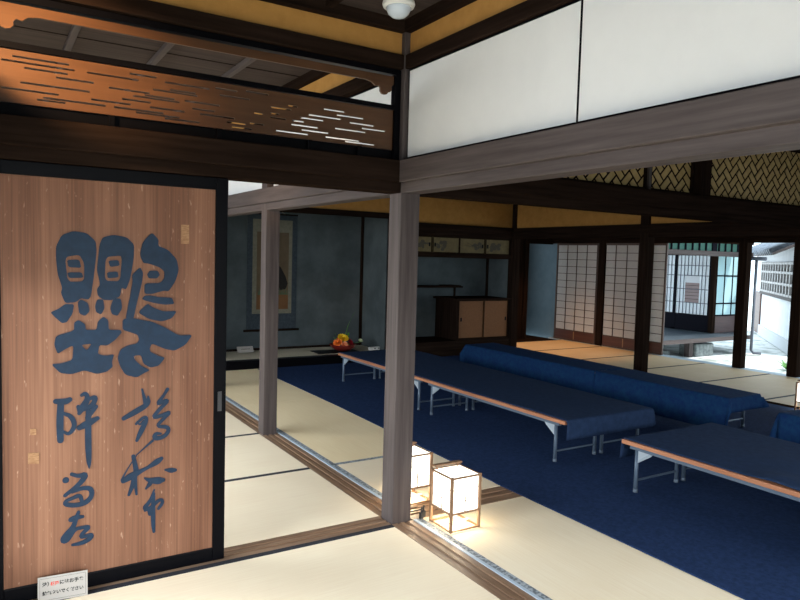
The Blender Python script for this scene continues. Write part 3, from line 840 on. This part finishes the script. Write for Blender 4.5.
# ------------------------------------------------------------ folding low tables
def make_table():
    t = thing('folding_table', '', 'low table', (0, 0, 0), 0, 'low folding tables in the hall')
    W, Ln, H = .45, 1.755, .313
    box(-W/2, -Ln/2, H-.026, W/2, Ln/2, H).build('tabletop', MT['edge'], t, bevel=.004)
    f = MB()
    for s in (-1, 1):
        x = s*(W/2-.02)
        f.box(x-.012, -Ln/2+.06, H-.046, x+.012, Ln/2-.06, H-.0265)
    f.build('under_rail', MT['steel'], t)
    for sy in (-1, 1):
        y = sy*.775
        for sx in (-1, 1):
            lg = MB().tube([(sx*.20, y, .006), (sx*.20, y, H-.047)], .0125, 10).build('leg', MT['steel'], t, smooth=True)
            MB().tube([(sx*.20, y, 0), (sx*.20, y, .02)], .0145, 10).build('rubber_foot', plain('foot_grey', (.10, .13, .17), .6), lg, smooth=True)
        MB().tube([(-.19, y, .075), (.19, y, .075)], .007, 8).build('crossbar', MT['steel'], t)
        for sx in (-1, 1):
            m = MB()
            m.prism([(0, 0), (-sy*.115, 0), (-sy*.10, -.018), (-.0*sy, -.085), (sy*.006, -.085)], (sx*.20-.004, y, H-.047), (0, 1, 0), (0, 0, 1), (.008, 0, 0))
            m.tube([(sx*.20, y, H-.125), (sx*.20, y-sy*.10, H-.05)], .006, 6)
            m.build('folding_brace', MT['brace'], t)
    return t


tb = make_table()
spots = [(1.725, 2.87, 'far front row low table with bare wooden edge, nearest the alcove'),
         (1.725, 1.11, 'front row low table with bare wooden edge, behind the lanterns'),
         (1.725, -1.135, 'near low table at the right with bright bare wooden edge'),
         (2.20, 2.87, 'far second row low table under the long navy cloth, nearest the alcove'),
         (2.20, 1.11, 'second row low table under the near end of the long navy cloth'),
         (2.20, -1.135, 'low table behind the near right table, under the same navy cloth'),
         (3.60, 2.92, 'far low table wholly draped in blue cloth, toward the cabinets'),
         (3.60, 1.10, 'low table draped in blue cloth, with one leg bare at its right end'),
         (3.45, -1.20, 'low table draped in blue cloth at the right edge, before the small lantern')]
for i, (x, y, lb) in enumerate(spots):
    o = tb if i == 0 else copy_tree(tb)
    o.location = (x, y, .0095); o['label'] = lb


# ------------------------------------------------------------ table cloths
def cloth(label, mat_, x0, x1, y0, y1, z, drop, seed, n=.03, lift=None, flare=.35, group=None):
    """drop: dict of overhang lengths w,e,s,n"""
    rnd = random.Random(seed)
    dw, de, ds, dn = (drop.get(k, 0) for k in 'wesn')
    us = []
    a = x0-dw
    nx = max(2, int((x1+de-a)/n)); ny = max(2, int((y1+dn-(y0-ds))/n))
    xs = sorted(set([x0, x1]+[a+(x1+de-a)*i/nx for i in range(nx+1)]))
    ys = sorted(set([y0, y1]+[y0-ds+(y1+dn-y0+ds)*i/ny for i in range(ny+1)]))
    ph = [rnd.uniform(0, 6.28) for _ in range(6)]
    verts, idx = [], {}
    for i, u in enumerate(xs):
        for j, v in enumerate(ys):
            cx, cy = min(max(u, x0), x1), min(max(v, y0), y1)
            ex, ey = u-cx, v-cy
            d = math.hypot(ex, ey)
            hang = max(abs(ex), abs(ey)) if d else 0
            zz = z
            px, py = cx, cy
            if d:
                wav = .5+.3*math.sin(cy*11+cx*9+ph[0])+.3*math.sin(cy*23+cx*17+ph[1])
                out = min(d, .012)+hang*flare*(.10+.16*wav)
                corner = min(abs(ex), abs(ey))/(hang or 1)
                out += hang*flare*.9*corner
                px += ex/d*out; py += ey/d*out
                q = min(1, hang/.02)
                zz = z-(hang*(.985-.12*corner))*q
                zz = max(zz, .012)
            else:
                zz = z+.0012*math.sin(u*9+v*4+ph[2])+.0010*math.sin(v*13-u*5+ph[3])+.001
            if lift:
                for (lx, ly, lr, lh) in lift:
                    e = ((cx-lx)**2+(cy-ly)**2)/(lr*lr)
                    zz += lh*math.exp(-e)
            idx[(i, j)] = len(verts); verts.append((px, py, zz))
    faces = []
    for i in range(len(xs)-1):
        for j in range(len(ys)-1):
            faces.append((idx[(i, j)], idx[(i+1, j)], idx[(i+1, j+1)], idx[(i, j+1)]))
    m = MB(); m.v = verts; m.f = faces
    o = m.build('tablecloth', mat_, origin=((x0+x1)/2, (y0+y1)/2, z), smooth=True)
    sd = o.modifiers.new('thickness', 'SOLIDIFY'); sd.thickness = .003; sd.offset = 1
    return tag(o, label, 'tablecloth', group)


ZT = .3245
cloth('long dark navy cloth over the two front rows of low tables', MT['cloth'], 1.512, 2.43, 0.232, 3.745, ZT, dict(s=.135, e=.12), 1, flare=.12)
cloth('dark navy cloth on the near right table, wrinkled at its front edge', MT['cloth'], 1.512, 2.43, -2.01, -.262, ZT, dict(n=.13, e=.12), 2,
      lift=[(1.60, -1.20, .10, .018), (1.9, -1.0, .2, .006)])
cloth('blue cloth hanging to the floor over the far draped table', MT['cloth_blue'], 3.372, 3.828, 1.645, 3.815, ZT+.001, dict(w=.285, n=.12, e=.1), 3, flare=.5)
cloth('blue cloth over the draped table end, corner flaring toward the garden', MT['cloth_blue'], 3.372, 3.828, .20, 1.64, ZT+.001, dict(w=.285, s=.12, e=.12), 4, flare=.5)
cloth('blue cloth over the right edge table, below the small lantern', MT['cloth_blue'], 3.222, 3.678, -2.1, -.30, ZT+.001, dict(w=.26, n=.27, e=.12), 5, flare=.22)


# ------------------------------------------------------------ paper lanterns
def make_lantern():
    t = thing('paper_lantern', '', 'lantern', (0, 0, 0), 0, 'square paper floor lanterns')
    w, H, g = .098, .292, .095
    p = .0068
    for sx in (-1, 1):
        for sy in (-1, 1):
            x, y = sx*(w-p), sy*(w-p)
            box(x-p, y-p, 0, x+p, y+p, H).build('post', MT['lamp_wood'], t)
    for z in (.004, g, H-.008):
        m = MB()
        for s in (-1, 1):
            m.box(-w+2*p, s*(w-p)-.004, z-.004, w-2*p, s*(w-p)+.004, z+.004)
            m.box(s*(w-p)-.004, -w+2*p, z-.004, s*(w-p)+.004, w-2*p, z+.004)
        m.build('rail', MT['lamp_wood'], t)
    m = MB(); q = w-2*p
    a = .0015
    for s in (-1, 1):
        m.box(-q, s*q-a, g+.004, q, s*q+a, H-.012)
        m.box(s*q-a, -q, g+.004, s*q+a, q, H-.012)
    m.build('paper_shade', MT['lamp_paper'], t)
    box(-q-.004, -q-.004, H-.010, q+.004, q+.004, H-.007).build('top_paper', MT['lamp_paper'], t)
    m = MB()
    for z in (g+.06, g+.125):
        for s in (-1, 1):
            m.box(-q, s*(q+.003)-.001, z-.001, q, s*(q+.003)+.001, z+.001)
            m.box(s*(q+.003)-.001, -q, z-.001, s*(q+.003)+.001, q, z+.001)
    for s in (-1, 1):
        m.box(-.0022, s*(q+.003)-.0016, g+.004, .0022, s*(q+.003)+.0016, g+.085)
        m.box(s*(q+.003)-.0016, -.0022, g+.004, s*(q+.003)+.0016, .0022, g+.085)
    m.build('thin_muntin', MT['hip'], t)
    m = MB()
    m.box(-.088, w-.034, H+.012, .088, w-.006, H+.021).box(-.073, w-.022, H-.006, -.065, w-.014, H+.012).box(.065, w-.022, H-.006, .073, w-.014, H+.012)
    m.build('handle', MT['lamp_wood'], t)
    MB().lathe([(.012, .03), (.016, .05), (.014, .07)], n=12).tube([(-.09, 0, .012), (.09, 0, .012)], .005, 6).tube([(0, 0, .012), (0, 0, .034)], .006, 6).build('lamp_holder', MT['plastic'], t)
    MB().lathe([(.006, .07), (.020, .10), (.026, .13), (.018, .155), (.004, .165)], n=14).build('bulb', MT['bulb'], t, smooth=True)
    d = bpy.data.lights.new('lantern_glow', 'POINT'); d.energy = 3.2; d.color = (1, .80, .52); d.shadow_soft_size = .03
    lo = bpy.data.objects.new('lantern_glow', d); COL.objects.link(lo); lo.parent = t; lo.location = (0, 0, .06)
    return t


ln = make_lantern()
for i, (x, y, rz, lb) in enumerate([(.231, -.226, 0, 'lit square paper lantern standing in front, nearer of the two by the main pillar'),
                                    (.214, .205, .0, 'lit square paper lantern half hidden behind the main pillar'),
                                    (5.06, .40, .1, 'lit paper lantern at the right edge of the photo, behind the draped table')]):
    o = ln if i == 0 else copy_tree(ln)
    o.location = (x, y, .005); o.rotation_euler = (0, 0, rz); o['label'] = lb

# cords and plugs at the pillar foot
m = MB(); pts = []
for i in range(40):
    s = i/39
    pts.append((.115+.05*math.sin(s*7)+.03*s, -.075+.16*s+.03*math.sin(s*11), .012+.035*max(0, math.sin(s*5.5))))
t = thing('extension_cord', 'black looping power cord with two plugs between lantern and pillar foot', 'cord', (.1, -.07, 0))
pts = [(p[0]-.1, p[1]+.07, p[2]) for p in pts]
MB().tube(pts, .0032, 6).build('cable', MT['cord'], t, smooth=True)
for px, py in ((.012, -.012), (.038, .004)):
    m = MB(); m.box(px-.010, py-.008, .006, px+.010, py+.008, .040); m.tube([(px, py, .04), (px, py, .07)], [.005, .003], 6)
    m.build('plug', MT['cord'], t, bevel=.002)

# ------------------------------------------------------------ notice card leaning on the door
t = thing('notice_card', 'small white notice card leaning on the calligraphy door frame, printed in Japanese', 'sign', (-1.735, -.092, .002), 0)
t.rotation_euler = (math.radians(-14), 0, math.radians(-5))
box(0, 0, 0, .182, .0025, .098).build('card', MT['card'], t)
m = MB(); q = .007
m.box(q, -.0006, q, .182-q, 0, q+.0008).box(q, -.0006, .098-q-.0008, .182-q, 0, .098-q).box(q, -.0006, q, q+.0008, 0, .098-q).box(.182-q-.0008, -.0006, q, .182-q, 0, .098-q)
m.build('printed_border', MT['ink_black'], t)


def put_text(body, size, x, z, mat_, nm, width=None):
    me = text_mesh(body, size, .0003)
    x1 = max((v.co.x for v in me.vertices), default=1)
    k = (width/x1) if width else 1
    for v in me.vertices: v.co = (x+v.co.x*k, -.0006-v.co.z, z+v.co.y*k)
    me.materials.append(mat_)
    return link(nm, me, t)


put_text('注）', .0185, .016, .062, MT['ink_black'], 'printed_text', .024)
put_text('板戸', .0185, .046, .062, MT['ink_red'], 'red_text', .030)
put_text('にはお手を', .0185, .078, .062, MT['ink_black'], 'printed_text', .088)
put_text('触れないでください', .0185, .016, .028, MT['ink_black'], 'printed_text', .150)

# ------------------------------------------------------------ hanging scroll
t = thing('hanging_scroll', 'tall hanging scroll with a dark bird painting on the blue grey alcove wall', 'scroll', (1.46, 5.735, .36))
box(-.36, -.004, .02, .36, 0, 1.60).build('mounting_cloth', noisy('scroll_cloth', (.024, .034, .044), (.038, .052, .064), (1, 1, 1), 30, .8), t)
box(-.285, -.006, .24, .285, -.004, 1.53).build('silk_border', noisy('scroll_silk', (.13, .125, .09), (.17, .16, .12), (1, 1, 1), 25, .8), t)
box(-.225, -.008, .30, .235, -.006, 1.36).build('picture', noisy('scroll_picture', (.085, .06, .034), (.11, .08, .046), (1, 1, 1), 5, .8), t)
box(-.225, -.0085, .30, .235, -.008, .53).build('painted_ground', noisy('scroll_ground', (.12, .052, .018), (.15, .072, .026), (1, 1, 1), 5, .8), t)
m = MB(); m.prism([(-.02, .60), (.05, .74), (.02, .86), (.06, .93), (.12, .88), (.19, .76), (.225, .66), (.20, .58), (.10, .56)], (0, -.0085, 0), (1, 0, 0), (0, 0, 1), (0, -.001, 0))
m.build('painted_bird', plain('bird_ink', (.010, .008, .007), .8), t)
m = MB()
for i in range(26):
    x = -.2+.42*i/25; m.prism([(x-.012, .50), (x+.012, .50), (x+random.uniform(-.02, .02), .56+random.uniform(0, .05))], (0, -.0088, 0), (1, 0, 0), (0, 0, 1), (0, -.0008, 0))
m.build('painted_grass', plain('scroll_green', (.07, .10, .055), .8), t)
MB().tube([(-.40, -.012, .012), (.40, -.012, .012)], .016, 12).build('roller', MT['dark_x'], t, smooth=True)
MB().tube([(-.36, -.006, 1.605), (.36, -.006, 1.605)], .009, 8).build('top_rod', MT['dark_x'], t, smooth=True)
MB().tube([(-.12, -.004, 1.61), (.03, -.004, 1.70), (.18, -.004, 1.61)], .003, 6).build('hanging_cord', plain('cord_tan', (.3, .26, .2), .8), t)
for x in (.03,):
    box(x-.02, -.0095, 1.53, x+.02, -.0085, 1.69).build('hanging_strip', plain('strip_white', (.22, .22, .2), .8), t)

# ------------------------------------------------------------ alcove: card, tray, bowl of flowers, power strip
t = thing('name_card', 'small white card standing on the alcove floor left of the slim pillar', 'card', (.93, 5.56, AZ+.004))
MB().prism([(0, 0), (.05, .075), (.053, .075), (.003, 0)], (0, 0, 0), (0, 1, 0), (0, 0, 1), (.22, 0, 0)).build('card_face', MT['card'], t)
m = MB()
for i in range(7): m.box(.06+i*.017, .0245, .037, .068+i*.017, .0255, .048)
m.build('printed_line', MT['ink_black'], t)
tag(box(1.88, 5.07, AZ+.005, 2.50, 5.36, AZ+.014).build('display_board', MT['lacquer'], origin=(2.15, 5.2, AZ+.005), bevel=.003), 'flat black display board under the red flower bowl', 'board')
FB = (2.30, 5.20, AZ+.0145)
tag(MB().lathe([(.06, 0), (.10, .012), (.15, .045), (.185, .085), (.188, .092), (.178, .086), (.14, .05), (.09, .022), (.01, .018)], n=32).build(
    'flower_bowl', plain('red_lacquer', (.17, .016, .012), .3, .5), origin=None, smooth=True), 'wide red lacquer bowl holding flowers on the black board', 'bowl').location = FB


def bloom(name, c, rad, mat_, label, rows=4, up=Vector((0, -.5, .8))):
    m = MB(); up = up.normalized()
    e1 = up.cross(Vector((1, .2, 0))).normalized(); e2 = up.cross(e1)
    for rr in range(rows):
        el = math.radians(15+rr*65/rows); n = 13-rr*2
        for k in range(n):
            a = 2*math.pi*(k+.5*rr)/n
            rad_d = (e1*math.cos(a)+e2*math.sin(a))
            d = rad_d*math.cos(el)+up*math.sin(el)
            tn = (e2*math.cos(a)-e1*math.sin(a))
            nn = d.cross(tn)
            ln_ = rad*(1-.12*rr); w = ln_*.26
            a0 = len(m.v)
            for f_, g in ((0.1, .35), (.5, 1.0), (.85, .9), (1.0, .3)):
                q = d*ln_*f_+up*ln_*.10*f_*f_
                m.v += [tuple(q-tn*w*g), tuple(q+nn*w*.25*g), tuple(q+tn*w*g)]
            for i in range(3):
                b = a0+3*i; m.f += [(b, b+1, b+4, b+3), (b+1, b+2, b+5, b+4)]
    m.lathe([(rad*.12, -rad*.1), (rad*.16, rad*.1), (rad*.03, rad*.2)], n=8)
    o = m.build(name, mat_, smooth=True); o.location = c
    return tag(o, label, 'flower')


bloom('yellow_flower', (FB[0]-.02, FB[1]-.03, FB[2]+.165), .085, plain('petal_yellow', (.85, .55, .02), .6), 'bright yellow bloom on top of the red bowl')
bloom('orange_flower', (FB[0]-.085, FB[1]-.03, FB[2]+.115), .070, plain('petal_orange', (.75, .16, .02), .6), 'orange bloom at the left of the red bowl', up=Vector((-.7, -.5, .6)))
bloom('red_flower', (FB[0]+.085, FB[1]-.02, FB[2]+.105), .075, plain('petal_red', (.38, .015, .03), .6), 'deep red bloom at the right of the red bowl', up=Vector((.6, -.5, .6)))
bloom('peach_flower', (FB[0]-.02, FB[1]-.085, FB[2]+.085), .055, plain('petal_peach', (.80, .30, .14), .6), 'peach bloom low at the front of the red bowl', 3, up=Vector((0, -.9, .4)))
o = bloom('white_flower', (FB[0]+.265, FB[1]-.02, FB[2]+.125), .035, plain('petal_cream', (.62, .66, .42), .6), 'small cream bud on a stalk right of the red bowl', 3)
MB().tube([(0, 0, -.01), (-.08, .0, -.02), (-.19, .02, -.05)], [.005, .004, .004], 6).build('stalk', MT['leaf'], o)
tag(MB().tube([(0, 0, 0), (.06, .03, .16), (.10, .04, .28), (.18, .06, .42), (.22, .06, .47)], [.006, .005, .004, .003, .001], 6).build('grass_stem', MT['leaf'], smooth=True),
    'long thin green stem arching up from the red bowl', 'stem').location = (FB[0]+.01, FB[1]+.03, FB[2]+.06)
m = MB()
for (dx, dy, dz, w) in ((-.16, -.02, .13, .03), (-.10, .06, .17, .03), (.02, .07, .16, .03), (.12, .05, .18, .03), (-.15, .05, .06, .03), (.15, -.03, .05, .03)):
    a0 = len(m.v); n = Vector((-dy, dx, 0)).normalized()*w
    for s, g in ((.2, .3), (.5, 1), (.8, .7), (1, .05)):
        q = Vector((dx, dy, dz))*s
        m.v += [tuple(q-n*g), tuple(q+Vector((0, 0, -.006))), tuple(q+n*g)]
    for i in range(3):
        b = a0+3*i; m.f += [(b, b+1, b+4, b+3), (b+1, b+2, b+5, b+4)]
o = m.build('leaf_spray', MT['leaf'], smooth=True); o.location = (FB[0], FB[1], FB[2]+.07)
tag(o, 'spray of green leaves among the blooms in the red bowl', 'leaves')
t = thing('power_strip', 'white power strip on the alcove floor beside the main pillar', 'power strip', (2.71, 5.15, AZ+.001), .1)
box(0, 0, 0, .26, .055, .045).build('housing', MT['plastic'], t, bevel=.006)
for k in range(3): box(.07+k*.065, -.0006, .016, .092+k*.065, .003, .032).build('socket', MT['ink_black'], t)

# ------------------------------------------------------------ outside
GZ = -.42
struct(box(7.26, -12, GZ-.1, 40, 30, GZ).build('ground', MT['ground']))

# neighbouring wing with veranda
t = thing('veranda_wing', 'neighbouring timber wing with veranda, lattice doors and teal transom panes', 'building', (8.5, 5.05, GZ))
DZ = -GZ-.02   # deck top
MB().box(0, 0, DZ-.05, 3.34, 3.2, DZ).box(3.34, .45, DZ-.05, 3.9, 3.2, DZ).build('veranda_deck', noisy('veranda_boards', (.035, .05, .062), (.06, .08, .10), (.6, 10, 1), 3, .35, .5), t)
box(0, -.03, DZ-.075, 3.36, .0, DZ+.005).build('deck_fascia', MT['grey_x'], t)
for (x, y, w) in ((1.65, .25, .12), (3.20, .10, .12), (1.5, 1.1, .11), (3.2, 1.2, .11)):
    box(x-w/2, y-w/2, 0, x+w/2, y+w/2, DZ-.051).build('stilt', MT['grey_z'], t)
# lattice door wall along Y at local x=2.9
X = 2.90
box(X-.05, .55, DZ, X+.05, .65, 2.45).build('corner_post', MT['dark_z'], t)
box(X-.03, .65, DZ+1.70, X+.03, 3.2, DZ+1.78).build('head_track', MT['dark_y'], t)
box(X-.02, .65, DZ+1.78, X+.02, 3.2, 2.9).build('upper_wall', MT['plaster_white'], t)
LP = plain('lattice_paper', (.86, .90, .93), .8, .1)
VD = plain('veranda_dark_frame', (.010, .010, .014), .9, .0)


LB = plain('lattice_bar', (.10, .11, .14), .8, .1)
RFB = wood('reflected_brown', (.20, .13, .12), (.30, .21, .20), 'y')  # brown of the view mirrored in the door glass, as plain colour


def lattice_door(y0, w):
    d = MB()
    d.box(X-.035, y0, DZ, X-.005, y0+.035, DZ+1.70).box(X-.035, y0+w-.035, DZ, X-.005, y0+w, DZ+1.70).box(X-.035, y0, DZ+1.66, X-.005, y0+w, DZ+1.70).box(X-.035, y0, DZ, X-.005, y0+w, DZ+.04).box(X-.03, y0+.035, DZ+.33, X-.01, y0+w-.035, DZ+.37)
    f = d.build('lattice_door', VD, t)
    box(X-.028, y0+.035, DZ+.04, X-.012, y0+w-.035, DZ+.33).build('hip_board', VD, f)
    m = MB(); n = 9
    for i in range(1, n):
        yy = y0+.035+(w-.07)*i/n
        for (a, b) in ((.37, .62), (1.22, 1.66)) if 2 < i < 7 else ((.37, 1.66),): m.box(X-.030, yy-.003, DZ+a, X-.016, yy+.003, DZ+b)
    for zz in (.62, .92, 1.22, 1.44):
        m.box(X-.030, y0+.035, DZ+zz-.006, X-.016, y0+w-.035, DZ+zz+.006)
    m.build('lattice', LB, f)
    m = MB(); ga, gb = y0+.035+(w-.07)*2.6/n, y0+.035+(w-.07)*6.6/n
    m.box(X-.015, y0+.035, DZ+.37, X-.012, y0+w-.035, DZ+.62).box(X-.015, y0+.035, DZ+1.22, X-.012, y0+w-.035, DZ+1.66)
    m.box(X-.015, y0+.035, DZ+.62, X-.012, ga, DZ+1.22).box(X-.015, gb, DZ+.62, X-.012, y0+w-.035, DZ+1.22)
    m.build('paper', LP, f)
    sp = box(X-.012, ga, DZ+.62, X-.008, gb, DZ+1.06).build('painted_reflection', RFB, f)  # reflection in the glass, built as a brown lined panel
    m = MB()
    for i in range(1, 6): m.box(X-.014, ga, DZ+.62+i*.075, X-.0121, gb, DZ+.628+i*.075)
    m.build('reflection_line', VD, sp)
    box(X-.012, ga, DZ+1.06, X-.008, gb, DZ+1.22).build('upper_pane', plain('pale_upper_pane', (.60, .60, .62), .3, .3), f)


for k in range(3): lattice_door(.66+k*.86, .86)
m = MB()
m.box(X+.25, .7, DZ, X+.30, 3.2, DZ+1.0); m.build('inner_board_wall', wood('inner_board', (.10, .055, .045), (.17, .10, .08), 'y'), t)
box(X+.25, .7, DZ+1.0, X+.30, 3.2, 2.4).build('inner_plaster_wall', MT['plaster_white'], t)
# short glazed wall facing the garden
box(X+.05, .57, DZ, X+.95, .61, DZ+.36).build('hip_panel', wood('red_brown_board', (.06, .035, .035), (.10, .06, .055), 'x'), t)
m = MB()
for i in range(4): m.box(X+.05+i*.29, .57, DZ+.36, X+.075+i*.29, .60, DZ+1.70)
for zz in (.36, .62, 1.22, 1.67): m.box(X+.05, .572, DZ+zz, X+.95, .598, DZ+zz+.03)
m.build('glazing_frame', VD, t)
box(X+.05, .582, DZ+.39, X+.95, .586, DZ+1.67).build('glazing_pane', plain('pale_cyan_pane', (.38, .57, .60), .3, .3), t)
box(X+.91, .50, DZ, X+1.0, .59, 2.6).build('end_post', MT['dark_z'], t)
# lintel with teal transom panes along the veranda front
box(0, .02, DZ+1.64, 3.34, .10, DZ+1.74).build('lintel', MT['grey_x'], t)
box(0, .02, DZ+1.90, 3.34, .10, DZ+2.0).build('upper_lintel', MT['dark_x'], t)
for i in range(16): box(.0+i*.215, .03, DZ+1.74, .03+i*.215 if i != 9 else .15+i*.215, .09, DZ+1.90).build('transom_bar', VD, t)
box(0, .055, DZ+1.74, 3.32, .062, DZ+1.90).build('transom_pane', MT['teal_glass'], t)
box(-.2, -.7, DZ+2.15, 3.6, 3.2, DZ+2.25).build('eave', MT['dark_x'], t)

tag(box(10.25, 5.2, GZ, 10.85, 5.6, GZ+.26).build('stepping_stone', MT['stone'], origin=(10.4, 5.4, GZ), bevel=.03), 'grey stone step block on the gravel under the veranda edge', 'stone')
tag(box(9.0, 5.6, GZ, 10.0, 6.3, GZ+.10).build('stepping_stone', MT['stone'], origin=(9.5, 5.9, GZ), bevel=.03), 'low mossy stone under the veranda, left of the stilt', 'stone')
t = thing('downpipe', 'thin grey downpipe with bent foot beside the veranda end post', 'pipe', (11.76, 4.95, GZ))
MB().tube([(0, 0, 2.0), (0, 0, .10), (.03, -.03, .045), (.14, -.13, .04)], .028, 10).build('pipe', plain('pipe_grey', (.09, .10, .12), .5, .3, .2), t, smooth=True)
MB().tube([(0, -.2, 2.02), (0.0, .1, 2.02)], .04, 8).build('gutter', plain('gutter_grey', (.09, .10, .12), .5, .3, .2), t, smooth=True)

# white walled outbuilding
P0, P1 = Vector((15.9, 7.16, 0)), Vector((12.85, 4.8, 0))
dv = (P1-P0).normalized()
t = thing('outbuilding', 'white plastered outbuilding with latticed window and tiled roof across the garden', 'building', (P0.x, P0.y, GZ), math.atan2(dv.y, dv.x))
# local x runs toward the right of the photo, +y faces the camera side (left of travel) or away
nrm = Vector((-dv.y, dv.x, 0))
cs = 1 if nrm.dot(Vector((-1.9, -3.0, 0))-P0) > 0 else -1
LN = 4.5


def lb(x0, y0, z0, x1, y1, z1):
    a, b = cs*y0, cs*y1
    return box(x0, min(a, b), z0, x1, max(a, b), z1)


lb(-1.4, -.2, 0, LN, 0, 2.35).build('wall', MT['plaster_white'], t)
lb(-1.4, .0, .05, -.02, .04, 1.16).build('board_dado', wood('reddish_boards', (.10, .055, .045), (.16, .09, .075), 'x'), t)
lb(-.02, .0, .02, LN, .05, .30).build('foundation', plain('pale_base', (.62, .64, .66), .8), t)
wz0, wz1 = 1.21, 1.98
lb(.0, .0, wz0-.07, LN, .07, wz0).build('window_sill', MT['grey_x'], t)
lb(.02, .002, wz0, LN, .012, wz1).build('window_pane', plain('grey_pane', (.20, .24, .28), .2, .5), t)
m = MB()
i = 0.0
while i < LN:
    q = lb(i, .012, wz0, i+.08, .06, wz1); a0 = len(m.v); m.v += q.v; m.f += [tuple(a0+k for k in f) for f in q.f]; i += .36
for zz in (wz0, wz0+.24, wz0+.50, wz1-.06):
    q = lb(0, .012, zz, LN, .055, zz+.05); a0 = len(m.v); m.v += q.v; m.f += [tuple(a0+k for k in f) for f in q.f]
m.build('window_lattice', wood('pale_lattice', (.30, .28, .27), (.42, .39, .37), 'x'), t)
m = MB()
m.prism([(.5, 2.10), (.5, 2.15), (-1.2, 2.95), (-1.2, 2.90)], (-1.6, 0, 0), (0, cs, 0), (0, 0, 1), (LN+1.8, 0, 0))
m.build('roof_slab', MT['grey_x'], t)
m = MB()
x = -1.55
while x < LN:
    m.tube([(x, cs*.53, 2.17), (x, cs*-1.2, 2.985)], .07, 10); x += .26
m.build('roof_tiles', MT['tile'], t, smooth=True)

# fern-like plant by the opening and trees behind
m = MB()
for k in range(26):
    a = random.uniform(0, 6.28); L = random.uniform(.25, .55); w = .022
    pr = None
    for s in range(5):
        f = s/4; q = Vector((math.cos(a)*L*f, math.sin(a)*L*f, L*1.0*f-L*.75*f*f)); n = Vector((-math.sin(a), math.cos(a), 0))*w*(1-f*.9)
        m.v += [tuple(q-n), tuple(q+n)]
        if pr is not None: b = len(m.v); m.f.append((b-4, b-3, b-1, b-2))
        pr = q
o = m.build('fern', MT['leaf']); o.location = (10.35, 3.42, GZ)
tag(o, 'small green fern on the pale ground by the right opening pillar', 'plant')


bpy.context.view_layer.update()
